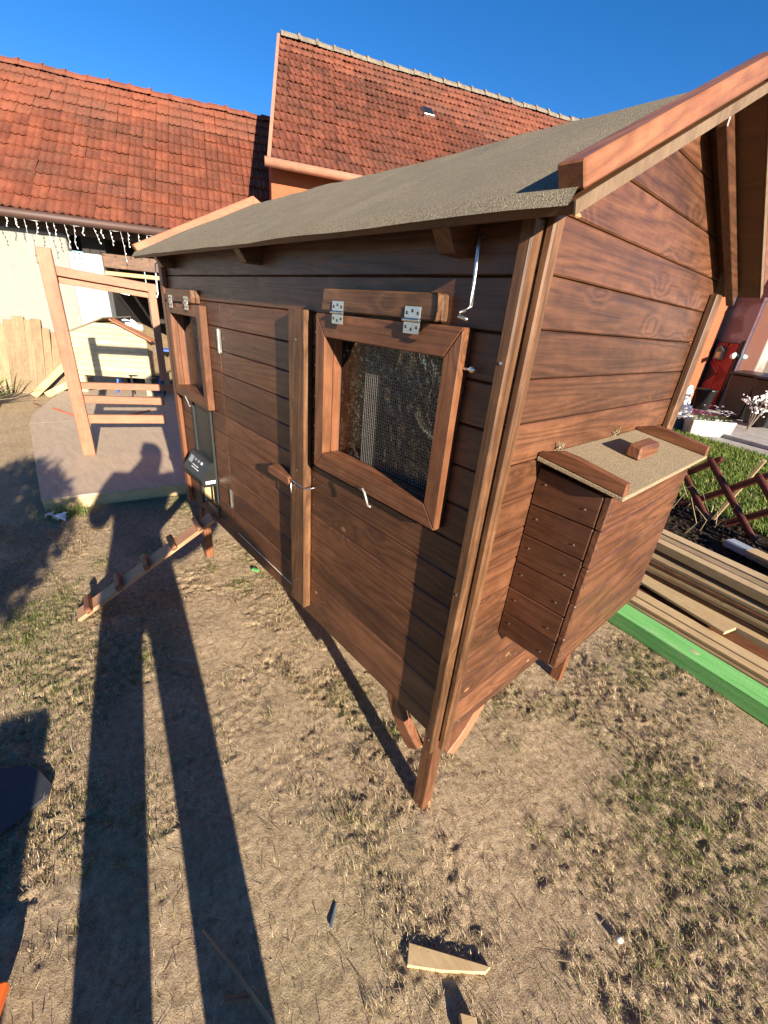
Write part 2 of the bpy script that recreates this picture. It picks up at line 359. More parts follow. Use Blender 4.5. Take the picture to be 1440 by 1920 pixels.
STO = stucco('orange_render', (.33,.098,.045)); STD = stucco('brown_render', (.235,.150,.130), (.33,.26,.23), 5)
DARKT = plain('dark_brown_timber', (.045,.026,.017), .6); DARKIN = plain('dark_workshop_interior', (.030,.025,.022), .9)
def tile_mat(name, a, b, soot, lich, sootamt):
    k = NT(name); geo = k.n('NewGeometry').outputs['Position']
    n1 = k.noise(geo, 5.5, 2, .5); n2 = k.noise(geo, 1.1, 4, .6); n3 = k.noise(geo, 26, 4, .7); n4 = k.noise(geo, 60, 3, .7)
    c = k.ramp(n1, [(.3,a),(.7,b)])
    sm = k.math('MULTIPLY', k.ramp(n2, [(.42,(0,0,0)),(.68,(1,1,1))]), k.ramp(n3, [(.35,(0,0,0)),(.65,(1,1,1))]))
    c = k.mix(k.math('MULTIPLY', sm, sootamt), c, soot)
    c = k.mix(k.math('MULTIPLY', k.ramp(n4, [(.62,(0,0,0)),(.72,(1,1,1))]), .55), c, lich)
    r = k.n('ObjectInfo').outputs['Random']; hs = k.n('HueSaturation'); k.l(c, hs.inputs['Color'])
    k.l(k.math('MULTIPLY_ADD', r, .3, .85), hs.inputs['Value'])
    k.color(hs.outputs[0]).rough(.8,.25); k.bump(n4, .3, .004); return k.m
TILE1 = tile_mat('red_clay_tile', (.145,.041,.023), (.210,.064,.033), (.068,.040,.028), (.23,.18,.125), .95)
TILE2 = tile_mat('old_brown_clay_tile', (.105,.032,.019), (.19,.060,.033), (.050,.032,.024), (.32,.26,.19), .95)
MORT = plain('grey_ridge_mortar', (.155,.13,.098), .9, 0, .2, .35)

def tile_shape(w, l):
    xs = [0,.06,.16,.30,.44,.50,.56,.70,.84,.94,1.0]; hs = [.42,.95,.62,.42,.62,1.0,.62,.42,.62,.95,.42]
    n = len(xs); vs = []; H = .032
    for (v, up, lift) in ((0,1,.043),(l,1,.0),(0,0,.022)):
        for x_,h in zip(xs,hs):
            tongue = -.018*math.sin(math.pi*((x_*2)%1)) if v == 0 else 0
            vs.append(((x_-.5)*w, v+tongue, lift + (h*H if up else h*H*.9-.004)))
    f = [(i,i+1,n+i+1,n+i) for i in range(n-1)] + [(2*n+i,2*n+i+1,i+1,i) for i in range(n-1)]
    return vs, f
def ridge_shape(r_, L):
    vs, f, m = [], [], 7
    for (x_, q) in ((0,1.0),(L*.86,.94),(L*.87,1.14),(L,1.18)):
        for i in range(m):
            a = math.pi*i/(m-1); vs.append((x_, math.cos(a)*r_*q, math.sin(a)*r_*q*.9))
    for j in range(3):
        for i in range(m-1): f.append((j*m+i,(j+1)*m+i,(j+1)*m+i+1,j*m+i+1))
    f.append(tuple(3*m+i for i in range(m))); f.append(tuple(m-1-i for i in range(m))); return vs, f
def tiled_slope(roof, P0, Rz, mat, d0, d1, pitch, sl, rows, w, skew, seed, ridge_mat, cap=300):
    """tiles over one slope; P0 = eave origin in the roof's frame (x along eave, y uphill, z up)"""
    rr = random.Random(seed); l = sl/rows; cp, sp = math.cos(pitch), math.sin(pitch)
    vs, f = tile_shape(w, l*1.12); base = bpy.data.meshes.new('tile'); base.from_pydata(vs,[],f); base.materials.append(mat)
    bmx = bmesh.new(); bmx.from_mesh(base); bmesh.ops.recalc_face_normals(bmx, faces=bmx.faces); bmx.to_mesh(base); bmx.free()
    basis = Matrix(((1,0,0,0),(0,cp,-sp,0),(0,sp,cp,0),(0,0,0,1))); T0 = Matrix.Translation(P0)
    items = []
    for r_ in range(rows):
        s_ = r_*l; off = skew*s_/sl
        for c_ in range(int((d1-d0)/w)+1):
            x_ = d0+off+(c_+.5)*w
            if x_ > d1: continue
            M = T0 @ Matrix.Translation((x_+rr.uniform(-.004,.004), s_*cp, s_*sp)) @ basis @ Matrix.Rotation(rr.gauss(0,.008),4,'Z') @ Matrix.Rotation(rr.gauss(0,.013),4,'X') @ Matrix.Translation((0,0,rr.gauss(0,.003)))
            items.append((((Rz @ M).translation-camo.location).length, M))
    items.sort(key=lambda t: t[0])
    for _, M in items[:cap]: link('tile', base, roof, M)
    rest = items[cap:]; arr = np.array(vs)
    if rest:
        V = np.concatenate([(np.array(M)[:3,:3]@arr.T).T+np.array(M)[:3,3] for _,M in rest])
        o = link('tile_field', npmesh('tile_field', V, [(np.arange(len(rest))[:,None,None]*len(arr)+np.array(f)[None]).reshape(-1,4)], mat), roof); o['kind'] = 'stuff'
    rv, rf = ridge_shape(.12, .36); rb = bpy.data.meshes.new('ridge_tile'); rb.from_pydata(rv,[],rf); rb.materials.append(ridge_mat)
    x_ = d0+skew
    while x_ < d1-.2:
        link('ridge_tile', rb, roof, T0 @ Matrix.Translation((x_, sl*cp, sl*sp-.01+rr.gauss(0,.006))) @ Matrix.Rotation(rr.gauss(0,.02),4,'Y') @ Matrix.Rotation(rr.gauss(0,.02),4,'Z')); x_ += .335
GUT = plain('brown_gutter', (.060,.028,.020), .6); GUT2 = plain('pink_brown_gutter', (.40,.19,.12), .4)
def house(name, label, d0, d1, n_wall, n_gut, z_gut, pitch, ridge_n, rows, skew, tm, rm, seed, walls, gut):
    h = yard_empty(name, label, 'house', 0, n_wall)
    walls(h)
    run = n_gut-ridge_n; sl = run/math.cos(pitch); oy = n_wall-n_gut; yr = oy+run; zr = z_gut+sl*math.sin(pitch); yb = yr+run
    g = G().prism([(oy,z_gut-.02),(yr,zr-.02),(yb,z_gut-.02),(yb,z_gut-.12),(yr,zr-.14),(oy+.02,z_gut-.10)], 'X', d0+.01, d1)
    g.v = [(x+(skew*(y-oy)/run if x < d0+.5 else 0), y, z) for x,y,z in g.v]
    ro = g.obj('roof', DARKT, h)
    Rz = Matrix.Translation(W0+UN*n_wall) @ Matrix.Rotation(YROT,4,'Z')
    tiled_slope(ro, Vector((0,oy,z_gut)), Rz, tm, d0, d1, pitch, sl, rows, .2, skew, seed, rm)
    G().tube([(d0-.10,oy-.06,z_gut-.05),(d1+.1,oy-.06,z_gut-.05)], .062, 12).obj('gutter', gut, h, 0, True)
    return h, ro

# ------------------------------------------------------------------ barn on the left
def barn_walls(h):
    G().box(-5,.47, 0,.25, 0,2.36).obj('stucco_wall', STW, h, .02)
    G().box(.47,.93, -.06,.30, 0,2.12).obj('pillar', STP, h, .015)
    G().box(3.0,3.5, 0,.25, 0,2.30).obj('stucco_wall', STW, h, .01)
    G().box(-5,3.5, .03,.2, 2.363,2.72).obj('eave_board', DARKT, h)
    G().box(.935,3.0, -.02,.18, 1.95,2.15).obj('lintel', OW['X'], h, .004)
    G().box(.94,3.0, -.05,.14, 1.84,1.90).obj('sliding_rail', GW['X'], h, .004)
    g = G().box(.95,3.6, 4.2,4.3, 0,2.6); g.box(.6,.93, .31,4.2, 0,2.6); g.box(3.6,3.7, .3,4.2, 0,2.6); g.box(.6,3.7,.2,4.3,2.6,2.7)
    g.obj('inner_wall', DARKIN, h)
    G().box(.94,3.55,.2,4.19,-.02,.012).obj('workshop_floor', PLY, h)
    for x,z in ((1.3,.9),(1.3,1.45)): G().box(x,x+2.0,3.6,4.15,z,z+.04).obj('shelf', DARKT, h)
    k = NT('lit_tube'); k.b.inputs['Emission Color'].default_value = (1,.97,.9,1); k.b.inputs['Emission Strength'].default_value = 2.5
    G().tube([(.97,.42,1.60),(1.16,.46,1.575)],.009,8).obj('tube_lamp', k.m, h)
house('barn', 'long low outbuilding with bright red tiled roof, cream roughcast wall and open workshop doorway', -5, 4.0, 0, .40, 2.55, R(40), -2.48, 13, 0, TILE1, TILE1, 5, barn_walls, GUT)
rr = random.Random(4)
junk = [('grey',(.25,.25,.26)),('ochre',(.35,.20,.07)),('white',(.55,.55,.52)),('red',(.30,.05,.04))]
JM = {n: plain('junk_'+n, c, .5) for n,c in junk}
for i in range(12):
    cn = junk[i%4][0]; x = 1.4+rr.random()*1.7; z = (.942,1.492)[i%2]; a = .05+rr.random()*.08; g = G()
    if i%3: g.box(-a,a,-a,a,0,.08+rr.random()*.22)
    else: g.lathe([(a,0),(a*.9,.15),(a*.5,.18),(a*.4,.24)],10)
    p = W0+UD*x-UN*3.85
    tag(link('stored_box' if i%3 else 'canister', g.mesh('stored_item', JM[cn], .004 if i%3 else 0), None, Matrix.Translation((p.x,p.y,z)) @ Matrix.Rotation(YROT,4,'Z')),
        'dim %s %s on the %s shelf of the dark workshop, %s' % (cn, 'box' if i%3 else 'canister', ('lower','upper')[i%2], ('far left','left','left of centre','centre','right of centre','right','far right')[min(6,int((x-1.4)/.25))]), 'box' if i%3 else 'canister', 'clutter on the workshop shelves')
# ------------------------------------------------------------------ taller house
def house_walls(h):
    G().box(3.55,14.5, 0,.3, 0,3.66).obj('front_wall', STO, h, .01)
    g = G().prism([(.002,0),(5.4,0),(5.4,3.45),(2.75,5.95),(.002,3.62)], 'X', 3.51,3.545)
    g.v = [(x+.53*max(0,y+.3)/3.05,y,z) for x,y,z in g.v]; g.obj('gable_wall', STP, h)
    G().box(13.80,14.33,-.17,-.002,0,3.40).obj('added_pilaster', STO, h, .01); G().tube([(14.42,-.07,0),(14.42,-.07,3.45)],.04,12).obj('downpipe', GUT2, h, 0, True)  # pilaster added, set forward so the sun reaches it past the wing
hh, hro = house('tall_house', 'tall orange rendered house with steep weathered brown tiled roof and mortared ridge', 3.53, 14.6, .7, 1.0, 3.55, R(40), -2.05, 15, .53, TILE2, MORT, 8, house_walls, GUT2)
G().beam((3.50,-.33,3.52),(4.03,2.75,6.10),.05,.13).obj('verge_board', GUT2, hh)
g = G().box(-.11,.11,-.13,.13,.03,.09); M_ = Matrix.Translation((6.67,1.6,3.55+1.9*math.tan(R(40)))) @ Matrix.Rotation(R(40),4,'X')
o = link('roof_hatch', g.mesh('roof_hatch', ZINC, .008), hh, M_); G().box(-.085,.085,-.105,.105,.088,.094).obj('hatch_pane', BLACKPL, o)
# ------------------------------------------------------------------ the chicken coop
coop = empty('chicken_coop', 'large dark brown stained chicken coop on legs with felt roof, ramp door and nest box', 'chicken coop')
T, L, D, LW = .031, 2.18, 1.072, .050
SL = .50; SA = math.atan(SL); YC = D/2
def zu(y): return 1.852 + (min(y, D-y)+T)*SL           # underside of the roof sheet
for x0 in (-L, -LW):
    for y0 in (0, D-LW):
        G().box(x0, x0+LW, y0, y0+LW, -.03, 1.80).obj('leg', ST['Z'] if x0 > -1 and y0 < .1 else RW['Z'], coop, .002)
def rect_minus(r, holes):
    out = [r]
    for h in holes:
        nxt = []
        for a0,a1,b0,b1 in out:
            if h[0] >= a1 or h[1] <= a0 or h[2] >= b1 or h[3] <= b0: nxt.append((a0,a1,b0,b1)); continue
            if h[0] > a0: nxt.append((a0,h[0],b0,b1))
            if h[1] < a1: nxt.append((h[1],a1,b0,b1))
            c0, c1 = max(a0,h[0]), min(a1,h[1])
            if h[2] > b0: nxt.append((c0,c1,b0,h[2]))
            if h[3] < b1: nxt.append((c0,c1,h[3],b1))
        out = nxt
    return [q for q in out if q[1]-q[0] > .012 and q[3]-q[2] > .012]
WIN = [(-.605,-.135,1.215,1.572), (-2.07,-1.68,1.19,1.56)]; POP = (-1.955,-1.685,.515,1.12)
rows = [.44,.515]+[.633+.1*i for i in range(11)]+[1.735,1.88]
def front_boards(x0, x1, zmin, zmax, holes, parent, yo=0):
    for a,b in zip(rows[:-1], rows[1:]):
        if a < zmin-.005 or b > zmax+.005: continue
        for q in rect_minus((x0,x1,a,b), holes):
            dy = random.uniform(0,.0012)
            G().box(q[0],q[1],-T+yo-dy,-.011+yo,q[2]+.0012,q[3]-.0012).obj('board', ST['X'], parent, .0030)
front_boards(-L-.02,-1.503,.44,1.64,WIN+[POP],coop); front_boards(-.80,-.012,.44,1.64,WIN,coop)
front_boards(-1.50,-.803,.44,.52,[],coop); front_boards(-L-.02,-.012,1.63,1.89,[],coop)
g = G()                                                  # dark lining that closes the joints
for q in rect_minus((-L-.01,-.012,.445,1.845), WIN+[POP]): g.box(q[0],q[1],-.0108,.002,q[2],q[3])
g.obj('wall_lining', DARKT, coop)
# end wall, boards cut to the gable
gable = [(-T+.001,.44),(D+T,.44),(D+T,zu(D+T)-.004),(YC,zu(YC)-.004),(-T+.001,zu(-T)-.004)]
def clip(poly, k, val, keep_above):
    out = []
    for i in range(len(poly)):
        a, b = poly[i], poly[(i+1)%len(poly)]; ia = (a[k] >= val) == keep_above; ib = (b[k] >= val) == keep_above
        if ia: out.append(a)
        if ia != ib:
            t = (val-a[k])/(b[k]-a[k]); out.append(tuple(a[j]+t*(b[j]-a[j]) for j in (0,1)))
    return out
edges = [.44]+[1.743-.0975*k_ for k_ in range(13,-5,-1)]+[2.2]
NB = (.187,.745,.79,1.31)
for a,b in zip(edges[:-1], edges[1:]):
    p = clip(clip(gable,1,a+.0012,True),1,b-.0012,False)
    if len(p) >= 3 and b-a > .02:
        dx = random.uniform(0,.0012)
        G().prism(p,'X',.011,T+dx).obj('board', ST['Y'], coop, .0030)
g = G().prism([(y,z-.006 if z > 1 else z+.006) for y,z in gable],'X',-.002,.0108); g.obj('wall_lining', DARKT, coop)
G().prism(gable,'X',-L-T,-L-.011).obj('end_wall', ST['Y'], coop, .002)
G().box(-L,0,D+.011,D+T,.44,1.82).obj('back_wall', ST['X'], coop, .002)
G().box(-L,-.012,.003,D,.46,.478).obj('coop_floor', PLY, coop)
for y in (.25,.55,.8): G().box(-L,-.01,y,y+.04,.95,.985).obj('perch', PI_['X'], coop, .004)
# corner trims
for (x0,x1,y0,y1,z0,z1,m) in ((.004,.0322,-.067,-T-.0022,.415,1.822,OW),(T+.0015,.051,-.0328,.000,.418,1.845,OW),(T+.002,.056,D-.022,D+T+.010,.42,1.80,OW),(-L-.03,-L+.022,-.057,-T-.002,.42,1.80,RW)):
    G().box(x0,x1,y0,y1,z0,z1).obj('corner_trim', m['Z'], coop, .0035)
# roof: two sheets, felt, bargeboards, rafters
X0, X1 = -2.325, .139; EY = .135
for s_ in (1,-1):
    def yy(y): return y if s_ == 1 else D-y
    a, b = (-EY, zu(-EY)+.002), (YC, zu(YC)+.002)
    n_ = (-math.sin(SA)*.016, math.cos(SA)*.016)
    sh = G().prism([(yy(a[0]),a[1]),(yy(b[0]),b[1]),(yy(b[0]),b[1]+.0185),(yy(a[0]+n_[0]),a[1]+n_[1])],'X',X0,X1).obj('roof_sheet', PLYB, coop, .0015)
    EDG = bpy.data.materials.get('sheet_edge') or ply('sheet_edge', (.10,.062,.036), (.22,.150,.090))
    G().prism([(yy(a[0]-.002),a[1]-.0015),(yy(b[0]),b[1]-.0005),(yy(b[0]),b[1]+.020),(yy(a[0]-.002+n_[0]),a[1]+n_[1]+.001)],'X',X1+.0005,X1+.0035).obj('sheet_edge', EDG, sh)
    # felt: a thin sagging skin turned down over the eave
    nu, nv = 150, 40; vs = []; fs = []
    for i in range(nu+1):
        x = X0-.004+(X1-X0-.002)*i/nu
        for j in range(nv+1):
            t = j/nv; y = a[0]-.012+(b[0]-a[0]+.012)*t; z = zu(y)+.0325
            x_, y_ = np.array([x]), np.array([y])
            w = float(vnoise(x_,y_,.30,41)[0]-.5)*.013+float(vnoise(x_,y_,.085,42)[0]-.5)*.0045
            z += w*(1 if t > .04 else .5)+.0015
            if j == 0: z -= .016
            vs.append((x, yy(y), z))
    for i in range(nu):
        for j in range(nv): q = i*(nv+1)+j; fs.append((q,q+nv+1,q+nv+2,q+1))
    G().add(vs,fs).obj('roof_felt', FELT, sh, 0, True)
    for x0,x1,mt in ((.098,X1+.002,RWS[s_]),(X0-.002,X0+.042,PK['Y'])):
        y0 = -EY+.012
        G().prism([(yy(y0),zu(y0)+.028),(yy(YC),zu(YC)+.028),(yy(YC),zu(YC)+.028+.043),(yy(y0-.02),zu(y0-.02)+.028+.041)],'X',x0,x1).obj('bargeboard', mt, sh, .003)
    if s_ == -1: G().prism([(yy(-.10),zu(-.10)-.001),(yy(YC),zu(YC)-.001),(yy(YC),zu(YC)-.046),(yy(-.10),zu(-.10)-.046)],'X',.060,.083).obj('verge_rafter', ST['Y'], coop, .002)
for x in (-.165,-1.10,-2.05):
    G().prism([(-.118,zu(-.118)-.001),(-T-.001,zu(-T)-.001),(-T-.001,zu(-T)-.085),(-.09,zu(-.09)-.055)],'X',x,x+.045).obj('rafter_tail', ST['Y'], coop, .002)
# braces at the near leg
def arc(x0,z0,x1,z1,w):
    o_, i_ = [], []
    for j in range(9):
        t = j/8; bx = x0+(x1-x0)*t; bz = z0+(z1-z0)*t; sg = math.sin(math.pi*t)*-.022
        o_.append((bx+sg*.6,bz+sg*.6)); i_.append((bx+sg*.6-w*.72,bz+sg*.6-w*.72))
    return o_+i_[::-1]
G().prism(arc(-.185,.462,-.049,.310,.058),'Y',-.024,.012).obj('brace', RW['X'], coop, .002)
G().prism([(-a_,b_) for a_,b_ in arc(-.185,.462,-.049,.310,.058)],'X',-.012,.024).obj('brace', PK['Y'], coop, .002)
G().beam((-L+.20,.022,.46),(-L+.04,.022,.30),.022,.055).obj('brace', PK['X'], coop, .002)

def hinge(parent, loc, rot, w=.052, h=.058):
    g = G().box(-w/2,w/2,-.0022,0,.004,h/2).box(-w/2,w/2,-.0022,0,-h/2,-.004)
    g.tube([(-w/2-.002,-.004,0),(w/2+.002,-.004,0)],.0042,8)
    o = g.obj('hinge', ZINC, parent, .0006); o.matrix_local = Matrix.Translation(loc) @ rot
    s_ = G()
    for sx in (-.34,0,.34):
        for sz in (.30,-.30): s_.blob((sx*w,-.0028,sz*h*(1.12 if sx == 0 else .85)),(.0040,.0016,.0040),8,3)
    return o, s_
def screws(parent, pts, nrm, r_=.0036, mat=ZINC):
    g = G(); nrm = Vector(nrm)
    for p in pts: g.blob(Vector(p)+nrm*.0008, tuple(.0012 if abs(c) > .5 else r_ for c in nrm), 8, 3)
    o = g.obj('screw', mat, parent); o['kind'] = 'stuff'; return o
HOOKM = plain('dull_zinc_hook', (.50,.49,.46), .45, .5)
def hook(parent, pts, r_=.0028, mat=None): return G().tube(pts, r_, 8).obj('hook', mat or HOOKM, parent, 0, True)

# framed flap windows
FW = {a: wood('frame_stain_'+a.lower(), a, (.060,.021,.009), (.130,.048,.019), (.215,.090,.040), .48, 11, (.07,.025,.012), .5, .6) for a in 'XZ'}
MESHW = plain('galvanised_mesh', (.17,.165,.155), .45, .3); 
k = NT('grimy_window_pane'); co = k.coords(False)                    # clear film, crinkled; dust speckles sharpened to read as sun sparkle
dirt = k.noise(co, 95, 5, .78, .4); dirt2 = k.noise(co, 6, 4, .6, 1.5)
fac = k.math('MULTIPLY', k.ramp(dirt, [(.52,(0,0,0)),(.60,(1,1,1))]), k.ramp(dirt2, [(.44,(0,0,0)),(.60,(1,1,1))]))
k.color((.55,.52,.45)).rough(.75,.3)
tb = k.n('BsdfTransparent'); tb.inputs[0].default_value = (.62,.64,.62,1); gl = k.n('BsdfGlossy', _Roughness=.02); gl.inputs[0].default_value = (.85,.80,.74,1); fr = k.n('Fresnel', _IOR=1.6)
bm_ = k.n('Bump', _Strength=.55, _Distance=.006); k.l(k.math('ADD', k.math('MULTIPLY', k.noise(co, 48, 2, .5, .6), .40), k.math('MULTIPLY', k.noise(co, 9, 2, .5, 1.0), 1.7)), bm_.inputs['Height']); k.l(bm_.outputs[0], gl.inputs['Normal'])
m1 = k.n('MixShader'); k.l(k.math('ADD', fr.outputs[0], .0), m1.inputs[0]); k.l(tb.outputs[0], m1.inputs[1]); k.l(gl.outputs[0], m1.inputs[2])
m2 = k.n('MixShader'); k.l(k.math('MULTIPLY', fac, .17), m2.inputs[0]); k.l(m1.outputs[0], m2.inputs[1]); k.l(k.b.outputs[0], m2.inputs[2]); k.l(m2.outputs[0], k.out.inputs[0])
PANE = k.m
def window(x0,x1,z0,z1,op,y0,yb,hz,hxs,board,mesh_from):
    w = empty('window_flap', None, None); w.parent = coop
    ax0,ax1,az0,az1 = op
    def mem(poly, m): return G().prism(poly,'Y',y0,yb).obj('frame_rail', m, w, .0025)
    e = .0006
    mem([(x0,z1),(x1,z1),(ax1,az1),(ax0,az1)], FW['X']); mem([(x0,z0),(ax0,az0),(ax1,az0),(x1,z0)], FW['X'])
    mem([(x0,z0+e),(x0,z1-e),(ax0,az1-e),(ax0,az0+e)], FW['Z']); mem([(x1,z0+e),(ax1,az0+e),(ax1,az1-e),(x1,z1-e)], FW['Z'])
    # inner lining of the opening
    ld = -.003
    for q,m in (((ax0-.012,ax0+.001,az0,az1),RW['Z']),((ax1-.001,ax1+.012,az0,az1),RW['Z']),((ax0+.002,ax1-.002,az0-.012,az0+.001),RW['X']),((ax0+.002,ax1-.002,az1-.001,az1+.012),RW['X'])):
        G().box(q[0],q[1],yb+.0005,ld,q[2],q[3]).obj('frame_lining', m, w, .001)
    G().box(ax0+.002,ax1-.002,-.0005,.0010,az0+.002,az1-.002).obj('pane', PANE, w)
    g = G(); x = mesh_from
    while x < ax1-.004: g.box(x-.0004,x+.0004,-.0060,-.0052,az0+.003,az1-.003); x += .0088
    z = az0+.008
    while z < az1-.003: g.box(mesh_from-.006,ax1-.003,-.0051,-.0043,z-.0004,z+.0004); z += .0088
    mo = g.obj('wire_mesh', MESHW, w); mo['kind'] = 'stuff'
    bx0,bx1 = board
    for i,(ya,yb2) in enumerate(((-.052,-T-.001),(-.0735,-.0525))):
        G().prism([(bx0,z1+.006),(bx1-(.004 if i else 0),z1+.006),(bx1,z1+.030),(bx1-.004,z1+hz),(bx0+.01,z1+hz)],'Y',ya,yb2).obj('hinge_board', OW['X'], w, .003)
    sg = G()
    for hx in hxs:
        yh = -.0745 if y0 > -.0745 else y0-.001
        o,s_ = hinge(w, (hx,yh,z1+.004), Matrix.Rotation(R(0),4,'X'))
        for v in s_.v: pass
        base = len(sg.v); sg.v += [(v[0]+hx,v[1]+yh,v[2]+z1+.004) for v in s_.v]; sg.f += [tuple(i+base for i in f) for f in s_.f]
    so_ = sg.obj('screw', BLACKPL, w, 0, True); so_['kind'] = 'stuff'
    return w
wa = window(-.655,-.088,1.155,1.637,WIN[0],-.066,-T-.0015,.062,(-.53,-.235),(-.615,-.165),-.475)
wb = window(-2.125,-1.630,1.135,1.612,WIN[1],-.066,-T-.0015,.062,(-2.00,-1.77),(-2.09,-1.70),-1.94)
hook(wa, [(-.372,-.074,1.172),(-.366,-.083,1.176),(-.352,-.084,1.168),(-.345,-.082,1.150),(-.333,-.084,1.134),(-.318,-.088,1.138)], .0032)
hook(wb, [(-1.93,-.074,1.152),(-1.92,-.083,1.156),(-1.905,-.084,1.148),(-1.885,-.082,1.130),(-1.862,-.084,1.114),(-1.845,-.086,1.118)], .0032)
G().tube([(-.088,-.050,1.555),(-.070,-.050,1.556)],.0030,8).blob((-.063,-.050,1.556),(.010,.0035,.007),10,6).obj('screw_eye', ZINC, wa, 0, True)
hook(coop, [(-.078,-.060,1.80),(-.062,-.090,1.792),(-.058,-.097,1.77),(-.055,-.097,1.72),(-.054,-.097,1.676),(-.062,-.100,1.668),(-.074,-.103,1.664),(-.072,-.108,1.656),(-.050,-.106,1.652)], .0034, ZINC)
hook(coop, [(-2.14,-.060,1.80),(-2.13,-.090,1.78),(-2.128,-.095,1.70),(-2.128,-.096,1.64),(-2.135,-.10,1.635),(-2.12,-.104,1.628)], .0034, WHITEPL)
# big door
door = empty('door', None, None); door.parent = coop
front_boards(-1.498,-.805,.515,1.64,[],door, -.0005)
G().box(-1.49,-.81,-.0105,.006,.52,1.628).obj('door_lining', DARKT, door)
G().prism([(-.985,1.030),(-.970,1.022),(-.825,1.022),(-.812,1.032),(-.812,1.052),(-.825,1.060),(-.970,1.060),(-.985,1.050)],'Y',-.078,-T-.0025).obj('handle', RW['X'], door, .005)
for z in (1.475,.70):
    o,s_ = hinge(door, (-1.500,-T-.0035,z), Matrix.Rotation(R(90),4,'Y'), .10, .045)
G().box(-.822,-.722,-.066,-T-.0025,.495,1.640).obj('door_strip', OW['Z'], coop, .003)
hook(coop, [(-.80,-.067,1.050),(-.795,-.076,1.056),(-.775,-.078,1.058),(-.735,-.076,1.053),(-.70,-.070,1.050),(-.68,-.062,1.058),(-.676,-.040,1.060)], .0024, ZINC)
hook(coop, [(-.805,-.067,1.045),(-.802,-.074,1.040),(-.80,-.074,1.000),(-.802,-.070,.992)], .0022, ZINC)
G().box(-1.44,-.83,-.0345,-T-.002,.511,.5165).obj('scuffed_edge', plain('bare_scuffed_wood',(.62,.55,.45),.8,0,.2,.3), coop, .001)
# automatic pop-hole opener
op_ = empty('pop_door', None, None); op_.parent = coop
G().box(-1.945,-1.705,-.036,-.022,.70,1.118).obj('sliding_panel', DARKAL, op_, .001)
for x in (-1.958,-1.702): G().box(x,x+.016,-.044,-T-.003,.50,1.12).obj('guide_rail', DARKAL, op_, .002)
G().box(-1.95,-1.69,-.028,.10,.492,.514).obj('sill', PI_['X'], op_, .002)
G().box(-1.955,-1.925,-.030,.06,.515,.72).obj('jamb', PI_['Z'], op_, .002)
# housing: sloped control face, light label on its end
hp = [(-.036,.700),(-.112,.705),(-.118,.745),(-.062,.835),(-.036,.842)]
G().prism(hp,'X',-1.985,-1.690).obj('opener_housing', BLACKPL, op_, .004, False, 2)
GREYP = plain('grey_label', (.28,.28,.28), .45); WHT = plain('white_label', (.80,.79,.76), .5)
G().box(-1.6895,-1.6885,-.098,-.045,.722,.740).obj('end_label', WHT, op_)
fx = Vector((0,-.056,-.090)).normalized(); fn = Vector((0,-.090,.056)).normalized()
def onface(u0,u1,v0,v1,m,n_):
    P = Vector((0,-.062,.835)); g = G(); q = []
    for x,v in ((u0,v0),(u1,v0),(u1,v1),(u0,v1)):
        p = P+fx*v+fn*.0012; q.append((x,p.y,p.z))
    q2 = [tuple(Vector(p)+fn*.0008) for p in q]
    G().add(q+q2, [(0,3,2,1),(4,5,6,7),(0,1,5,4),(1,2,6,5),(2,3,7,6),(3,0,4,7)]).obj(n_, m, op_)
onface(-1.955,-1.905,.020,.060,GREYP,'display')
for i in range(3): onface(-1.885+.045*i,-1.862+.045*i,.022,.036,WHT if i == 2 else GREYP,'button')
for i in range(2): onface(-1.885,-1.80+.02*i,.058+.014*i,.062+.014*i,WHT,'printed_line')
# nest box on the end wall
nest = empty('nest_box', None, None); nest.parent = coop
ny0,ny1,nz0,nz1,nx = .187,.745,.79,1.318,.206
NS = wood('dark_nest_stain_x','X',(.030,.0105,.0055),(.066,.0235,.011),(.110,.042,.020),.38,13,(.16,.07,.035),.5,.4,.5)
se = [.79,.872,.960,1.048,1.136,1.226,1.332]
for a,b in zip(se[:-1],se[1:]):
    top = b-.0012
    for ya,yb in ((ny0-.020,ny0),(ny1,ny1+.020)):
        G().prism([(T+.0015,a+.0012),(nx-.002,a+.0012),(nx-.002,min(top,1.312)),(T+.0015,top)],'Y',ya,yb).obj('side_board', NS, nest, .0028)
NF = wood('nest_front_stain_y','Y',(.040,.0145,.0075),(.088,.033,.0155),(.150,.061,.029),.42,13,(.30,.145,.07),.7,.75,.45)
fe = [.792,.90,1.01,1.12,1.225,1.314]
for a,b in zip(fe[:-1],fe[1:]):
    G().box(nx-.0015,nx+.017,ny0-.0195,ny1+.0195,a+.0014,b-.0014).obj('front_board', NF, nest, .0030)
G().box(T,nx-.002,ny0,ny1,.79,.806).obj('floor_board', PLY, nest)
# lid: thin felted board with raised side cheeks and a block for a handle
lz0, lz1, lx1 = 1.352, 1.322, .252
lid = G().prism([(T+.003,lz0),(lx1,lz1),(lx1,lz1+.010),(T+.003,lz0+.012)],'Y',.140,.792).obj('lid', FELT2, nest, .002)
def lid_z(x): return lz0+.012+(x-T-.003)/(lx1-T-.003)*(lz1-lz0-.002)
for ya,yb in ((.140,.162),(.770,.792)):
    G().prism([(T+.004,lid_z(T)+.0005),(lx1-.002,lid_z(lx1)+.0005),(lx1-.002,lid_z(lx1)+.030),(.13,lid_z(.13)+.036),(.09,lid_z(.09)+.034),(T+.004,lid_z(T)+.008)],'Y',ya,yb).obj('lid_cheek', RW['X'], nest, .002)
G().prism([(.130,lid_z(.130)+.0005),(.172,lid_z(.172)+.0005),(.170,lid_z(.17)+.036),(.134,lid_z(.134)+.038)],'Y',.435,.575).obj('lid_handle', RW['Y'], nest, .005)
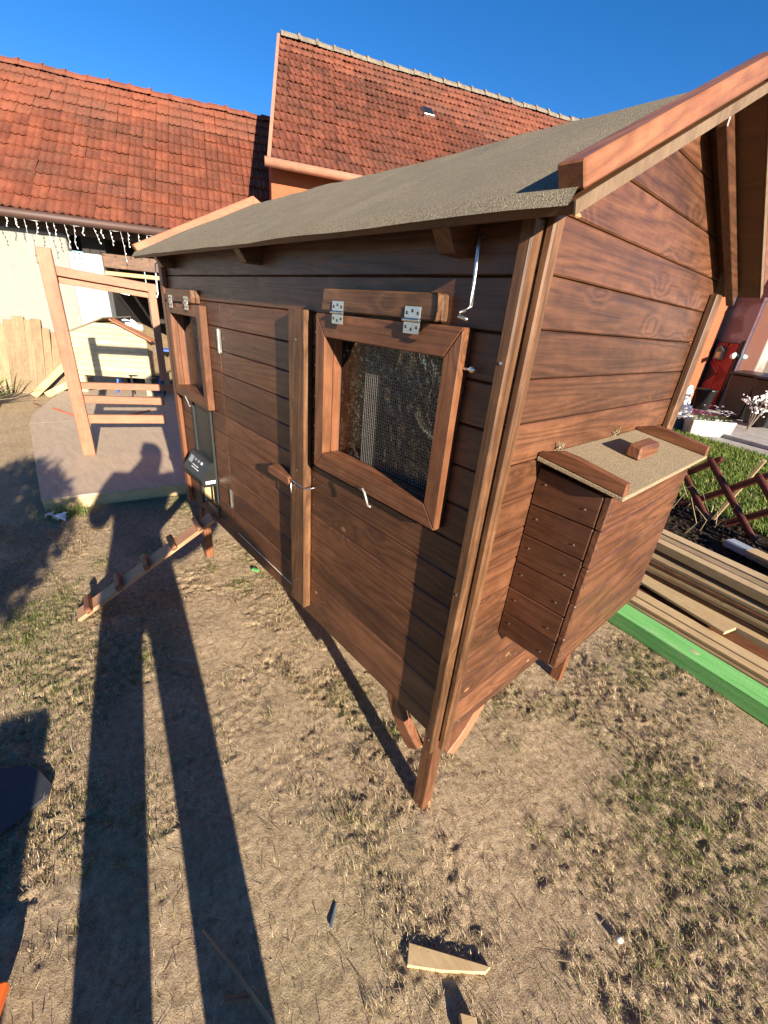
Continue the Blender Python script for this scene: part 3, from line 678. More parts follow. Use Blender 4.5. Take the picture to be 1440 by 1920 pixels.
for y in (.24,.60): # frayed felt where the lid hinges
    g = G()
    for i in range(16):
        p = (T+.003, y+random.uniform(-.022,.022), lz0+.010+random.uniform(0,.012)); g.beam(p,(p[0]+random.uniform(0,.012),p[1]+random.uniform(-.01,.01),p[2]+random.uniform(.002,.018)),.003,.002)
    g.obj('frayed_felt', FELT2, nest)['kind'] = 'stuff'
pts = [(x,ny0-.0212,(a+b)/2+dz) for a,b in zip(se[:-1],se[1:]) for x,dz in ((.062,.012),(.172,-.012))]
screws(nest, pts, (0,-1,0), .0029)
screws(nest, [(nx+.018,y,(a+b)/2) for a,b in zip(fe[:-1],fe[1:]) for y in (.178,.755)], (1,0,0), .0034)
screws(coop, [(x,-T-.0022,z) for z in [.68+.1*i for i in range(10)] for x in (-.705,)]+[(x,-T-.0022,z) for z in [.58+.1*i for i in range(10)] for x in (-1.515,)], (0,-1,0), .0034)
screws(coop, [(T+.0012,y,z) for y,z in ((.30,.62),(.34,.60),(.28,.55),(.05,.70),(.06,.47),(.99,.70))], (1,0,0), .0036)
screws(coop, [(.018,-.0675,z) for z in (.47,1.02,1.58)]+[(-.77,-.0665,z) for z in (.62,1.1,1.55)], (0,-1,0), .0042)
# ramp leaning at the pop hole
P_a, P_b = Vector((-1.885,-.785,.012)), Vector((-1.80,-.045,.463))
ramp = empty('chicken_ramp', 'narrow plank ramp with cross cleats leaning on the pop door', 'ramp', P_a)
tv = (P_b-P_a); LN = tv.length; tv.normalize(); sv = tv.cross(Vector((0,0,1))).normalized(); uv = sv.cross(tv)
RM = Matrix(((tv.x,sv.x,uv.x),(tv.y,sv.y,uv.y),(tv.z,sv.z,uv.z))).to_4x4(); ramp.matrix_world = Matrix.Translation(P_a) @ RM
RPW = wood('ramp_larch','X',(.27,.13,.065),(.38,.20,.105),(.46,.27,.15),.55,12,(.22,.08,.04),.5,.3)
G().box(0,LN,-.052,.052,-.011,.011).obj('plank', RPW, ramp, .002)
for t in (.09,.30,.50,.70,.90):
    G().prism([(-.078,.012),(.078,.012),(.078,.030),(.066,.042),(-.066,.042),(-.078,.030)],'X',LN*t-.015,LN*t+.015).obj('cleat', RW['Y'], ramp, .003)

# ------------------------------------------------------------------ platform, timber frame, small unpainted coop
ZP = .11
plat = empty('wooden_platform', 'low weathered plywood platform on timber bearers beside the coop', 'platform', (-3.5,-.78,0))
def padd(g, n_, m, bev=.002):
    g.v = [(x+3.5,y+.78,z) for x,y,z in g.v]; return g.obj(n_, m, plat, bev)
padd(G().prism([(-3.45,-.79),(-3.0,1.95),(-5.72,2.1),(-5.97,-.675)],'Z',ZP-.018,ZP), 'deck_sheet', PLY)
padd(G().prism([(-5.975,-.675),(-5.725,2.1),(-7.95,2.0),(-7.97,-.13),(-6.5,-.60)],'Z',ZP-.018,ZP-.001), 'deck_sheet', PLY)
padd(G().prism([(-3.46,-.785),(-3.01,1.94),(-3.055,1.95),(-3.505,-.78)],'Z',-.02,ZP-.0185), 'bearer', PI_['Y'])
padd(G().prism([(-3.51,-.785),(-5.97,-.672),(-5.96,-.63),(-3.50,-.74)],'Z',-.02,ZP-.0185), 'bearer', GW['X'])
padd(G().prism([(-5.98,-.67),(-7.96,-.12),(-7.95,-.07),(-5.97,-.62)],'Z',-.02,ZP-.0185), 'bearer', GW['X'])
padd(G().box(-4.7,-4.65,-.6,1.9,-.02,ZP-.0185), 'bearer', GW['Y'])
FR = empty('timber_frame', 'half built upright frame of pinkish planed battens on the platform', 'timber frame', (-4.45,-.309,ZP), R(75))
def fbeam(n_, s0, z0, s1, z1, h, yo, m=PK, th=.04):
    return G().beam((s0,yo,z0-ZP),(s1,yo,z1-ZP),th,h).obj(n_, m['X'], FR, .003)
G().box(-.05,.055,-.022,.022,0,1.80).obj('post', PK['Z'], FR, .004)
G().box(.735,.80,.024,.064,.735,1.61).obj('post', PI_['Z'] if 0 else PK['Z'], FR, .003)
fbeam('rail', -.02,1.755,.81,1.680,.072,.045); fbeam('rail', -.02,1.690,.80,1.622,.062,.088)
fbeam('rail', -.03,.790,.90,.770,.062,.045); fbeam('rail', -.03,.662,.745,.632,.072,.045); fbeam('rail', -.03,.470,.73,.445,.085,.045)
G().box(.69,.73,.066,.10,.50,.56).obj('peg', PK['Z'], FR, .002)
# small coop
dh = empty('small_coop', 'unpainted pale pine small coop with half built pitched roof on short legs', 'hen house', (-7.86,.09,ZP), math.atan2(.825,.565))
CREAM = {a_: wood('cream_spruce_'+a_.lower(), a_, (.33,.265,.155),(.42,.35,.22),(.49,.42,.28),.6,10,(.28,.18,.09),.6,.2,hue=.08) for a_ in 'XZ'}
WD, DP, LG, WH, RH = 1.14, .95, .27, .60, .24
for x in (.04,WD-.12):
    for y in (.02,DP-.1): G().box(x,x+.08,y,y+.06,-.002,LG+.05).obj('leg', CREAM['Z'], dh, .003)
pent = [(0,LG),(WD,LG),(WD,LG+WH),(WD*.62,LG+WH+RH*.76),(WD*.38,LG+WH+RH*.76),(0,LG+WH)]
nb = 10; hh_ = (WH+RH*.8)/nb
for i in range(nb):
    p = clip(clip(pent,1,LG+i*hh_+.001,True),1,LG+(i+1)*hh_-.001,False)
    if len(p) >= 3: G().prism(p,'Y',-.02,0).obj('board', CREAM['X'], dh, .005)
G().prism([(x,z-.002) for x,z in pent],'Y',.002,DP).obj('body', greyw('Y'), dh)
for x0,z0,x1,z1 in ((WD/2,LG+WH+RH+.01,-.06,LG+WH-.03),):
    ro = G().beam((x0,-.05,z0),(x0,DP+.05,z0),.01,.01); dv = Vector((x1-x0,0,z1-z0))
    nrm = Vector((-dv.z,0,dv.x)).normalized(); nrm = nrm if nrm.z > 0 else -nrm
    A = Vector((x0,0,z0)); B = A+dv
    g = G().prism([(A.x,A.z),(B.x,B.z),((B+nrm*.018).x,(B+nrm*.018).z),((A+nrm*.018).x,(A+nrm*.018).z)],'Y',-.035,DP+.05); g.obj('roof_sheet', FELT, dh, .002)
    bpy.data.objects.remove(ro) if hasattr(ro,'name') else None
for off,y0,mt in ((.03,-.05,PK['X']),(.03,.06,PK['X'])):
    o = G().beam((WD*.60,y0,LG+WH+RH*.92+off),(WD+.10,y0,LG+WH-.05+off),.075,.022).obj('loose_batten', mt)
    o.matrix_world = Matrix.Translation((-7.86,.09,ZP)) @ Matrix.Rotation(math.atan2(.825,.565),4,'Z')
    tag(o, ('front' if y0 < 0 else 'rear')+' pinkish batten lying along the right roof slope of the small pine coop', 'batten', 'battens on the small coop roof')

# ------------------------------------------------------------------ things against the barn
rr = random.Random(12)
TANW = wood('tan_plank','Z',(.17,.11,.054),(.25,.168,.086),(.32,.225,.122),.6,10,(.12,.06,.03),.6,.3,hue=.22)
for i in range(15):
    dd = -1.45+i*.115+rr.uniform(-.02,.02); w_ = rr.uniform(.115,.155); hgt = rr.uniform(.98,1.14)*(.93 if i > 11 else 1); nb_ = rr.uniform(.40,.50)
    p = W0+UD*dd+UN*nb_; tilt = math.atan2(nb_-.05,hgt); sw = rr.gauss(0,.035)
    o = G().box(-w_/2,w_/2,-.010,.010,0,hgt/math.cos(tilt)).obj('plank', TANW, None, .003)
    o.matrix_world = Matrix.Translation((p.x,p.y,-.01)) @ Matrix.Rotation(YROT,4,'Z') @ Matrix.Rotation(-tilt,4,'X') @ Matrix.Rotation(sw,4,'Y')
    tag(o, 'upright pale plank, %s from the left,' % ('first','second','third','fourth','fifth','sixth','seventh','eighth','ninth','tenth','eleventh','twelfth','thirteenth','fourteenth','fifteenth')[i]+' in the row leaning on the cream wall', 'plank', 'planks leaning on the cream barn wall')
for d0_,n0_,d1_,z1_,nm in ((-.20,.80,.42,.66,'upper'),(-.05,.74,.60,.38,'lower')):
    a = W0+UD*d0_+UN*n0_; b = W0+UD*d1_+UN*.42
    o = G().beam((a.x,a.y,.02),(b.x,b.y,z1_),.02,.10).obj('plank', PI_['X'], None, .003)
    tag(o, 'pale plank propped aslant across the end of the leaning row, the %s one' % nm, 'plank')
# yucca
yp = Vector((-7.35,-1.02,0)); yu = empty('yucca', 'green yucca with long pointed leaves at the foot of the planks', 'plant', yp)
LEAF = NT('yucca_leaf'); n = LEAF.noise(LEAF.coords(), 14, 3); LEAF.color(LEAF.ramp(n, [(.3,(.10,.13,.03)),(.7,(.26,.27,.08))])).rough(.5); LEAF = LEAF.m
DRYL = plain('dry_leaf', (.34,.27,.15), .7)
for i in range(46):
    az = rr.uniform(0,6.283); el = rr.uniform(-.15,1.35); Lf = rr.uniform(.38,.62); w_ = rr.uniform(.018,.03); g = G(); pr_ = Vector((0,0,.12)); vs = []
    for j in range(5):
        t = j/4; e = el-.55*t*t; wd = w_*(1-.9*t**1.6)
        sd = Vector((-math.sin(az),math.cos(az),0)); up = Vector((-math.cos(az)*math.sin(e),-math.sin(az)*math.sin(e),math.cos(e)))
        vs += [pr_-sd*wd, pr_-up*.004, pr_+sd*wd]
        pr_ = pr_+Vector((math.cos(az)*math.cos(e),math.sin(az)*math.cos(e),math.sin(e)))*Lf/4
    fs = []
    for j in range(4): fs += [(3*j,3*j+1,3*j+4,3*j+3),(3*j+1,3*j+2,3*j+5,3*j+4)]
    G().add(vs,fs).obj('leaf', DRYL if el < .15 else LEAF, yu)
G().lathe([(.06,0),(.07,.06),(.05,.16)],10).obj('stem', DRYL, yu)
# icicle lights under the gutter
lights = yard_empty('icicle_lights', 'white icicle string lights hanging under the barn gutter', 'string lights', 0, .455)
g = G().tube([(-3+.25*i, 0, 2.455-.02*(i%2)) for i in range(23)], .004, 4); g.obj('cable', WHITEPL, lights)
g = G(); gb = G()
for i in range(44):
    x = -2.4+i*.12+rr.uniform(-.03,.03); ln = rr.choice((.12,.2,.3,.4)); pts = [(x,0,2.45)]; q = x
    for j in range(1,5): q += rr.uniform(-.018,.018); pts.append((q, rr.uniform(-.012,.012), 2.45-ln*j/4)); gb.blob((q+.008,0,pts[-1][2]),(.007,.007,.012),6,4)
    g.tube(pts,.0020,4)
g.obj('hanging_wire', WHITEPL, lights)['kind'] = 'stuff'; gb.obj('bulb', WHITEPL, lights)['kind'] = 'stuff'
# mitre saw on a blue stand
BLUE = plain('blue_painted_steel', (.03,.10,.42), .4); ALU = plain('cast_aluminium', (.58,.58,.57), .4, .6)
ms = yard_empty('saw_stand', 'blue folding steel stand holding the mitre saw in the workshop doorway', 'saw stand', .98, .62, .11)
for sx in (0,.62):
    G().tube([(sx,-.25,0),(sx+.05,.12,.66)],.018,8).obj('leg', BLUE, ms, 0, True); G().tube([(sx,.30,0),(sx+.05,-.10,.66)],.018,8).obj('leg', BLUE, ms, 0, True)
G().box(-.12,.84,-.14,.16,.665,.70).obj('top_rail', BLUE, ms, .006)
sw = yard_empty('mitre_saw', 'silver and white mitre saw standing on the blue stand', 'mitre saw', 1.12, .62, .812)
G().lathe([(.16,0),(.17,.02),(.17,.05),(.15,.06)],20,(.12,0,0)).obj('turntable', ALU, sw, 0, True)
G().box(-.14,.38,.05,.08,.04,.13).obj('fence', ALU, sw, .005)
G().tube([(.12,.13,.05),(.12,.17,.20),(.14,.06,.34)],[.035,.03,.03],10).obj('arm', ALU, sw, 0, True)
g = G().lathe([(.15,-.02),(.15,.02),(.12,.035),(.03,.04)],22); g.v = [(x+.14,z-.02,y+.28) for x,y,z in g.v]; g.obj('blade_guard', WHT, sw, 0, True)
g = G().lathe([(.06,0),(.06,.16),(.04,.18)],14); g.v = [(z+.17,y,x+.30) for x,y,z in g.v]; g.obj('motor', ALU, sw, 0, True)
G().tube([(.10,-.10,.36),(.06,-.20,.42),(.14,-.24,.44),(.20,-.18,.42)],.014,8).obj('handle', BLACKPL, sw, 0, True)
tr_ = yard_empty('metal_trestle', 'low black tubular trestle beside the blue saw stand', 'trestle', 1.25, 1.05, .11)
for x in (0,.45):
    G().tube([(x,-.1,0),(x,0,.30)],.012,6).obj('leg', BLACKPL, tr_); G().tube([(x,.12,0),(x,.01,.30)],.012,6).obj('leg', BLACKPL, tr_)
G().tube([(-.03,0,.31),(.48,0,.31)],.013,6).obj('top_bar', BLACKPL, tr_)
for i,(a,b) in enumerate((((-7.2,1.35,.13),(-7.55,2.2,.62)),((-7.3,1.5,.13),(-7.9,2.0,.95)))):
    tag(G().beam(a,b,.02,.09).obj('offcut_board', (PK,RW)[i]['X'], None, .002), ('pinkish','brown')[i]+' offcut board propped behind the timber frame', 'board')
# cable along the platform
tag(G().tube([(-7.6,-.52,.02),(-7.1,-.42,.03),(-6.7,-.36,.12),(-6.2,-.2,.118),(-5.9,.2,.118),(-6.2,.7,.118)],.008,6).obj('extension_cord', plain('orange_cord',(.50,.07,.03),.5), None, 0, True), 'thin red extension cord snaking over the back of the platform', 'cord')
# ------------------------------------------------------------------ lumber behind the coop
k = NT('green_paint'); co = k.coords(); n = k.noise(k.vscale(co,(2.5,60,60)),1,5,.65); n2 = k.noise(k.vscale(co,(5,14,14)),1.4,4,.65); n3 = k.noise(co,120,3,.7)
c = k.ramp(n,[(.28,(.115,.36,.085)),(.5,(.19,.50,.135)),(.72,(.27,.58,.19))])
c = k.mix(k.ramp(n2,[(.60,(0,0,0)),(.68,(.75,.75,.75))]), c, (.36,.47,.25))
c = k.mix(k.ramp(n3,[(.60,(0,0,0)),(.70,(.6,.6,.6))]), c, (.17,.19,.09))
k.color(c).rough(.6,.35); k.bump(k.math('ADD',n,n3),.5,.003); GREEN = k.m
AZL = R(-9.5)
def lying(name, x, y, z, ln, w, h, m, label, cat, group=None, az=None, bev=.003):
    o = G().box(0,ln,0,w,0,h).obj(name, m, None, bev); o.location = (x,y,z); o.rotation_euler = (0,0,AZL if az is None else az)
    return tag(o, label, cat, group)
gbm = lying('green_beam', -.06,1.755,0, 3.2,.150,.095, GREEN, 'bright green painted timber beam lying on the soil', 'beam', None, R(-10))
for x,y in ((.45,.075),(.86,.06),(1.3,.09)):
    G().blob((x,y,.0945),(.030,.014,.0016),12,5,.12).obj('bare_knot', plain('bare_knot_wood',(.50,.44,.28),.7,0,.2,.35), gbm)
# low front layer
lows = [(2.06,.0,.10,.028,GW),(2.17,.0,.09,.045,PI_),(2.275,.0,.11,.035,RW),(2.06,.031,.06,.022,PI_),(2.40,.0,.10,.06,PI_)]
for i,(y,z,w,h,m) in enumerate(lows):
    lying('lath', -.42+.05*i, y+.03, z, 3.4, w, h, m['X'], ('first sawn lath behind the green beam, nearest to it','thick pale lath in the low layer, second row behind the green beam','red brown lath in the low layer behind the green beam','thin pale lath lying on top of the first lath by the green beam','thick pale lath at the foot of the six layer stack')[i], 'lath', 'low laths behind the green beam')
lying('short_board', -.45,2.40,.062, .95,.13,.020, PI_['X'], 'short pale board lying on the low laths, its end in sight', 'board', None, R(-16))
# stack of thin boards
rr = random.Random(3)
ORD = ('lowest','second lowest','third from the bottom','third from the top','second from the top','topmost')
for lyr in range(6):
    lying('stacked_board', -.55+rr.uniform(-.1,.1), 2.545+rr.uniform(-.006,.006), .035+lyr*.0285, 3.4,.37,.0265, (GW,OW,GW,PI_,OW,GW)[lyr]['X'],
              '%s wide sawn board in the six layer stack behind the laths' % ORD[lyr], 'board', 'boards of the six layer lumber stack')
for y in (0,1): lying('bearer_block', .1+1.4*y,2.50-.25*y,0,.09,.42,.033, GW['Y'], 'squared bearer under the six layer lumber stack, %s' % ('near the coop','far from the coop')[y], 'bearer')
for c_,(y,z,w,h) in enumerate(((2.72,.232,.075,.062),(2.80,.232,.075,.060),(2.885,.232,.09,.062))):
    lying('squared_timber', -.7+.06*c_, y, z, 3.3, w, h, (PI_,GW,PI_)[c_]['X'], ('front pale squared timber on top of the lumber stack','middle grey squared timber on top of the lumber stack','rear pale squared timber on top of the lumber stack')[c_], 'timber', None, R(-14))
lying('squared_timber', -.6,3.02,.12,3.2,.14,.05, GW['X'], 'grey brown timber lying behind the lumber stack, next to the dark bed', 'timber', None, R(-13))
lying('rear_plank', .30,3.52,.10,2.0,.13,.03, PI_['X'], 'pale plank lying at the back of the lumber, close to the fence', 'plank', None, R(-20))
lying('grey_channel', .12,3.72,.02,1.6,.12,.07, plain('grey_pvc',(.30,.33,.36),.4), 'grey plastic channel lying at the foot of the lattice fence', 'channel', None, R(-24), .012)

# ------------------------------------------------------------------ bed, lattice fence, lawn, paving
def yard_sheet(name, d0,d1,n0,n1,z,m,th=0):
    ps = [W0+UD*d+UN*n for d,n in ((d0,n0),(d1,n0),(d1,n1),(d0,n1))]
    if th: g = G().prism([(p.x,p.y) for p in ps],'Z',-.05,z)
    else: g = G().add([(p.x,p.y,z) for p in ps],[(0,1,2,3)])
    o = g.obj(name, m, None, .01 if th else 0); return tag(o, kind='structure')
k = NT('dark_mulch'); co = k.coords(False); n = k.noise(co, 28, 5, .7); k.color(k.ramp(n,[(.35,(.012,.009,.007)),(.62,(.045,.032,.022)),(.75,(.14,.11,.08))])).rough(.95,.1); k.bump(n,1,.03); MULCH = k.m
yard_sheet('flower_bed', 6.3,7.55,2.2,9,.012,MULCH)
k = NT('lawn_soil'); co = k.coords(False); n = k.noise(co,12,4); k.color(k.ramp(n,[(.3,(.035,.055,.012)),(.7,(.075,.10,.025))])).rough(.95,.1); LAWN = k.m
yard_sheet('lawn', 7.55,11.0,.8,9,.02,LAWN)
k = NT('concrete_paving'); co = k.coords(False); n = k.noise(co,6,5,.6); k.color(k.ramp(n,[(.3,(.25,.235,.21)),(.7,(.40,.375,.33))])).rough(.85,.3); k.bump(n,.3,.01); PAVE = k.m
yard_sheet('terrace', 11.6,14.48,.72,9,.10,PAVE,1); yard_sheet('path', 11.02,11.58,.72,9,.03,PAVE,1)
r = np.random.default_rng(21); n = 60000; dd = r.uniform(7.5,11.05,n); nn = r.uniform(1.2,9.0,n)
x = -8.8+UD.x*dd+UN.x*nn; y = UD.y*dd+UN.y*nn
pt = vnoise(x,y,.5,51)[:,None]; u = r.uniform(0,1,n)[:,None]
col = (np.array([[.06,.105,.014]])*(1-u)+np.array([[.20,.26,.05]])*u)*(.7+.6*pt)
dry = r.uniform(0,1,n) < .08; col[dry] = (.38,.33,.17)
me = blade_mesh('lawn_grass', x,y,np.full(n,.018), r.uniform(.05,.11,n), r.uniform(.008,.014,n), r.uniform(0,6.28,n), r.uniform(.7,1.45,n), col, BLADE, .6)
tag(link('lawn_grass', me), 'short bright green lawn beyond the lattice fence', 'grass', kind='stuff')
r = np.random.default_rng(22); n = 2600; dd = r.uniform(6.35,7.5,n); nn = r.uniform(3.5,8.5,n); x = -8.8+UD.x*dd+UN.x*nn; y = UD.y*dd+UN.y*nn
s = r.uniform(.008,.03,n); V = oct_[None]*s[:,None,None]*r.uniform(.5,1.5,(n,6,1)); V = V+np.stack([x,y,np.full(n,.014)],1)[:,None,:]
F3 = (np.arange(n)[:,None,None]*6+of[None]).reshape(-1,3)
tag(link('bark_mulch', npmesh('bark_mulch', V.reshape(-1,3), [F3], MULCH)), 'dark bark crumbs on the bed along the fence', 'mulch', kind='stuff')
FENCE = plain('red_brown_fence_stain', (.085,.018,.012), .5, 0, .4, .25)
fe_ = yard_empty('lattice_fence', 'low red brown garden fence of crossed half round slats', 'fence', 7.28, 6.21)
slat = {}
for sgn in (1,-1):
    g = G(); wv, n_ = .034, 7; a = R(43*sgn); vs = []
    prof = [(math.cos(math.pi*i/(n_-1))*wv, math.sin(math.pi*i/(n_-1))*.024) for i in range(n_)]
    for t,q in ((0,1),(.95,1),(.985,.85),(1.005,.35)):
        for (px,py) in prof: vs.append((px*q, -py*q-(.002 if sgn > 0 else -.028), t))
    fs = []
    for j in range(3):
        for i in range(n_): fs.append((j*n_+i, j*n_+(i+1)%n_, (j+1)*n_+(i+1)%n_, (j+1)*n_+i))
    fs += [tuple(range(n_-1,-1,-1)), tuple(3*n_+i for i in range(n_))]
    slat[sgn] = G().add(vs,fs).mesh('slat', FENCE)
for sgn in (1,-1):                    # local -y runs along n; one family leans back, the other forward
    for i in range(-8,9):
        base, th = ((.73, R(-49)) if sgn > 0 else (-.20, R(46.5)))
        link('slat', slat[sgn], fe_, Matrix.Translation((0,-(base+i*.45),-.06)) @ Matrix.Rotation(th,4,'X') @ Matrix.Rotation(R(-90),4,'Z'))
sp = yard_empty('grey_stake', 'weathered grey wooden stake leaning behind the lattice fence', 'stake', 7.36, 6.52)
G().beam((0,.12,-.05),(.06,-.05,.70),.075,.03).obj('stake_board', GW['Z'], sp, .003)
# dry stems in the bed
st_ = yard_empty('dry_stem', 'thin bare plant stems sticking out of the dark bed', 'dry plant', 6.95, 6.0)
g = G(); rr = random.Random(9)
for i in range(14):
    x, y = rr.uniform(-.25,.25), rr.uniform(-.7,.5); g.tube([(x,y,0),(x+rr.uniform(-.06,.06),y+rr.uniform(-.06,.06),.14),(x+rr.uniform(-.15,.15),y+rr.uniform(-.15,.15),rr.uniform(.2,.4))],[.004,.003,.002],5)
g.obj('stem', DRYL, st_)['kind'] = 'stuff'
# planter with flowers
PLW = plain('pale_concrete_trough', (.36,.35,.31), .8, 0, .2, .2)
def trough(d, n, az, ln, w, h, m, label):
    t = yard_empty('planter_trough', label, 'planter', d, n, .02); t.rotation_euler[2] = az
    g = G().add([(-ln/2*.92,-w/2*.9,0),(ln/2*.92,-w/2*.9,0),(ln/2*.92,w/2*.9,0),(-ln/2*.92,w/2*.9,0),(-ln/2,-w/2,h),(ln/2,-w/2,h),(ln/2,w/2,h),(-ln/2,w/2,h),
        (-ln/2+.03,-w/2+.03,h),(ln/2-.03,-w/2+.03,h),(ln/2-.03,w/2-.03,h),(-ln/2+.03,w/2-.03,h),(-ln/2+.03,-w/2+.03,h-.04),(ln/2-.03,-w/2+.03,h-.04),(ln/2-.03,w/2-.03,h-.04),(-ln/2+.03,w/2-.03,h-.04)],
        [(3,2,1,0),(0,1,5,4),(1,2,6,5),(2,3,7,6),(3,0,4,7),(4,5,9,8),(5,6,10,9),(6,7,11,10),(7,4,8,11),(8,9,13,12),(9,10,14,13),(10,11,15,14),(11,8,12,15)])
    g.obj('trough', m, t, .008); G().box(-ln/2+.03,ln/2-.03,-w/2+.03,w/2-.03,h-.05,h-.03).obj('soil_fill', MULCH, t); return t
tp = trough(11.40,3.42,R(50),.86,.26,.30,PLW,'pale trough planter full of pink and white flowers at the lawn edge')
FL = {'pink':plain('pink_petal',(.62,.10,.26),.6),'white':plain('white_petal',(.82,.80,.76),.6),'mauve':plain('mauve_petal',(.42,.30,.48),.6)}
LF = NT('leaf_green'); n_ = LF.noise(LF.coords(),20,2); LF.color(LF.ramp(n_,[(.3,(.035,.07,.015)),(.7,(.09,.14,.035))])).rough(.6); LF = LF.m
rr = random.Random(31); gl_ = G()
for i in range(130):
    p = Vector((rr.uniform(-.38,.38),rr.uniform(-.11,.11),.26+rr.uniform(0,.10))); a = rr.uniform(0,6.28)
    v = Vector((math.cos(a),math.sin(a),rr.uniform(.1,1)))*.055; w_ = Vector((-math.sin(a),math.cos(a),0))*.02
    gl_.add([p,p+v*.5+w_,p+v,p+v*.5-w_],[(0,1,2,3)])
gl_.obj('foliage', LF, tp)['kind'] = 'stuff'
for i in range(54):
    x = rr.uniform(-.37,.37); c_ = 'pink' if x < -.04 and rr.random() < .85 else ('white' if rr.random() < .6 else 'mauve')
    p = (x,rr.uniform(-.12,.12),.35+rr.uniform(0,.12+.10*(abs(x)<.2))); g = G()
    for j in range(5):
        a = 2*math.pi*j/5+i; q = Vector((math.cos(a),math.sin(a),.35))*.026; s_ = Vector((-math.sin(a),math.cos(a),0))*.014
        P = Vector(p); g.add([P,P+q*.6+s_,P+q,P+q*.6-s_],[(0,1,2,3)])
    g.obj('flower', FL[c_], tp)
trough(10.95,2.95,R(50),.62,.24,.24,plain('dark_grey_trough',(.06,.06,.065),.7),'dark grey empty trough planter left of the flower planter')
# white garden statue
STN = plain('white_painted_stone', (.72,.70,.66), .7, 0, .3, .15)
def statue(d, n, z, s, label):
    t = yard_empty('dog_statue', label, 'statue', d, n, z)
    bm_ = G().blob((0,0,.30*s),(.13*s,.12*s,.22*s),12,8).blob((.0,-.10*s,.16*s),(.13*s,.16*s,.14*s),12,8).blob((-.03*s,.03*s,.62*s),(.11*s,.11*s,.12*s),12,8).blob((-.13*s,.05*s,.58*s),(.09*s,.05*s,.05*s),8,6).blob((0,.02*s,.72*s),(.07*s,.07*s,.06*s),8,6)
    for sx in (-1,1): bm_.blob((.01*s,.03*s+sx*.10*s,.58*s),(.04*s,.03*s,.10*s),8,6); bm_.tube([(-.08*s,.06*sx*s,.34*s),(-.10*s,.06*sx*s,.02*s)],[.045*s,.035*s],8); bm_.blob((-.14*s,.06*sx*s,.03*s),(.07*s,.04*s,.03*s),8,5)
    bm_.obj('figure', STN, t, 0, True); G().box(-.2*s,.16*s,-.25*s,.15*s,-.02,.02*s).obj('plinth', STN, t, .005)
statue(12.55,1.98,.10,.85,'white stone dog statue sitting on the terrace by the orange wall'); statue(10.85,3.22-.35,.03,.55,'small white stone dog statue at the lawn edge by the dark trough')
tag(link('yellow_brick', G().box(-.14,.14,-.08,.08,0,.14).mesh('yellow_brick', plain('yellow_stone',(.58,.42,.18),.8), .008), None, Matrix.Translation((*(W0+UD*11.9+UN*2.1).xy,.10))), 'yellow stone block below the white statue', 'block')
tag(link('brown_pot', G().lathe([(.14,0),(.20,.22),(.21,.26),(.18,.26),(.17,.20)],18).mesh('brown_pot', plain('brown_glaze',(.10,.05,.04),.35), 0, True), None, Matrix.Translation((*(W0+UD*12.25+UN*1.78).xy,.10))), 'dark brown round pot beside the white statue', 'pot')
# wing of the house with chevron door, bins and pale blue shutter
wing = yard_empty('house_wing', 'brown rendered wing in shade at right angles to the orange house', 'building', 14.5, 0)
G().box(0,.3,-1.95,-.69,-.02,3.1).obj('front_wall', STD, wing, .01)
G().prism([(-.3,3.06),(3.0,4.0),(3.0,4.12),(-.3,3.18)],'Y',-2.0,-.72).obj('roof', TILE1, wing)
RED = plain('red_gate_paint',(.34,.035,.03),.5,0,.4,.2); REDD = plain('dark_red_frame',(.06,.012,.012),.6)
dr = G().box(-.035,-.004,-1.42,-.86,.10,1.70).obj('door', REDD, wing, .003)
for half in (0,1):
    y0_,y1_ = ((-1.40,-1.145),(-1.135,-.88))[half]
    for i in range(-4,19):
        z = .12+i*.092; up = z < .88; sl_ = .24*(1 if (half == 0) == up else -1)
        poly = [(y0_,z),(y1_,z+sl_),(y1_,z+sl_+.08),(y0_,z+.08)]
        poly = clip(clip(poly,1,.12,True),1,1.68,False)
        if len(poly) >= 3: G().prism(poly,'X',-.050,-.036).obj('board', RED, dr)
for y in (-1.47,-.855): G().box(-.05,-.004,y,y+.05,.10,1.76).obj('door_frame', BLACKPL, wing, .003)
SHB = plain('pale_blue_shutter',(.74,.84,.86),.5)
k = NT('window_glass'); k.color((.42,.55,.58)).rough(.04, .9); k.b.inputs['Coat Weight'].default_value = 1.0; k.b.inputs['Coat Roughness'].default_value = .02; k.b.inputs['Metallic'].default_value = .55; GLS = k.m
gf = G().box(-.03,-.003,-1.93,-1.52,.75,.82).box(-.03,-.003,-1.93,-1.52,2.62,2.70).box(-.03,-.003,-1.57,-1.52,.825,2.615).obj('window', SHB, wing, .004)
G().box(-.014,-.0045,-1.94,-1.575,.83,2.61).obj('pane', GLS, gf)
ln_ = yard_empty('lantern', 'grey green house shaped lantern hanging on the red chevron door', 'lantern', 14.42, 1.06, 1.30)
G().box(-.07,.06,-.09,.09,0,.20).obj('body', plain('grey_green_tin',(.16,.20,.16),.5), ln_, .006); G().prism([(-.12,.20),(.12,.20),(0,.33)],'X',-.09,.07).obj('roof', plain('dark_green_tin',(.08,.10,.09),.5), ln_, .004)
G().box(-.074,-.0705,-.05,.05,.04,.16).obj('pane', plain('yellow_lantern_pane',(.55,.48,.15),.4), ln_)  # pane in one plain yellow, no emission
lp = yard_empty('wall_lamp', 'white wall lamp on a dark bracket beside the red door', 'lamp', 14.46, 1.47, 1.42)
G().box(-.04,.0,-.05,.05,-.05,.05).obj('bracket', BLACKPL, lp, .004); G().tube([(-.05,.06,.03),(-.22,-.02,-.02)],[.05,.06],12).obj('lamp_head', WHT, lp, 0, True)
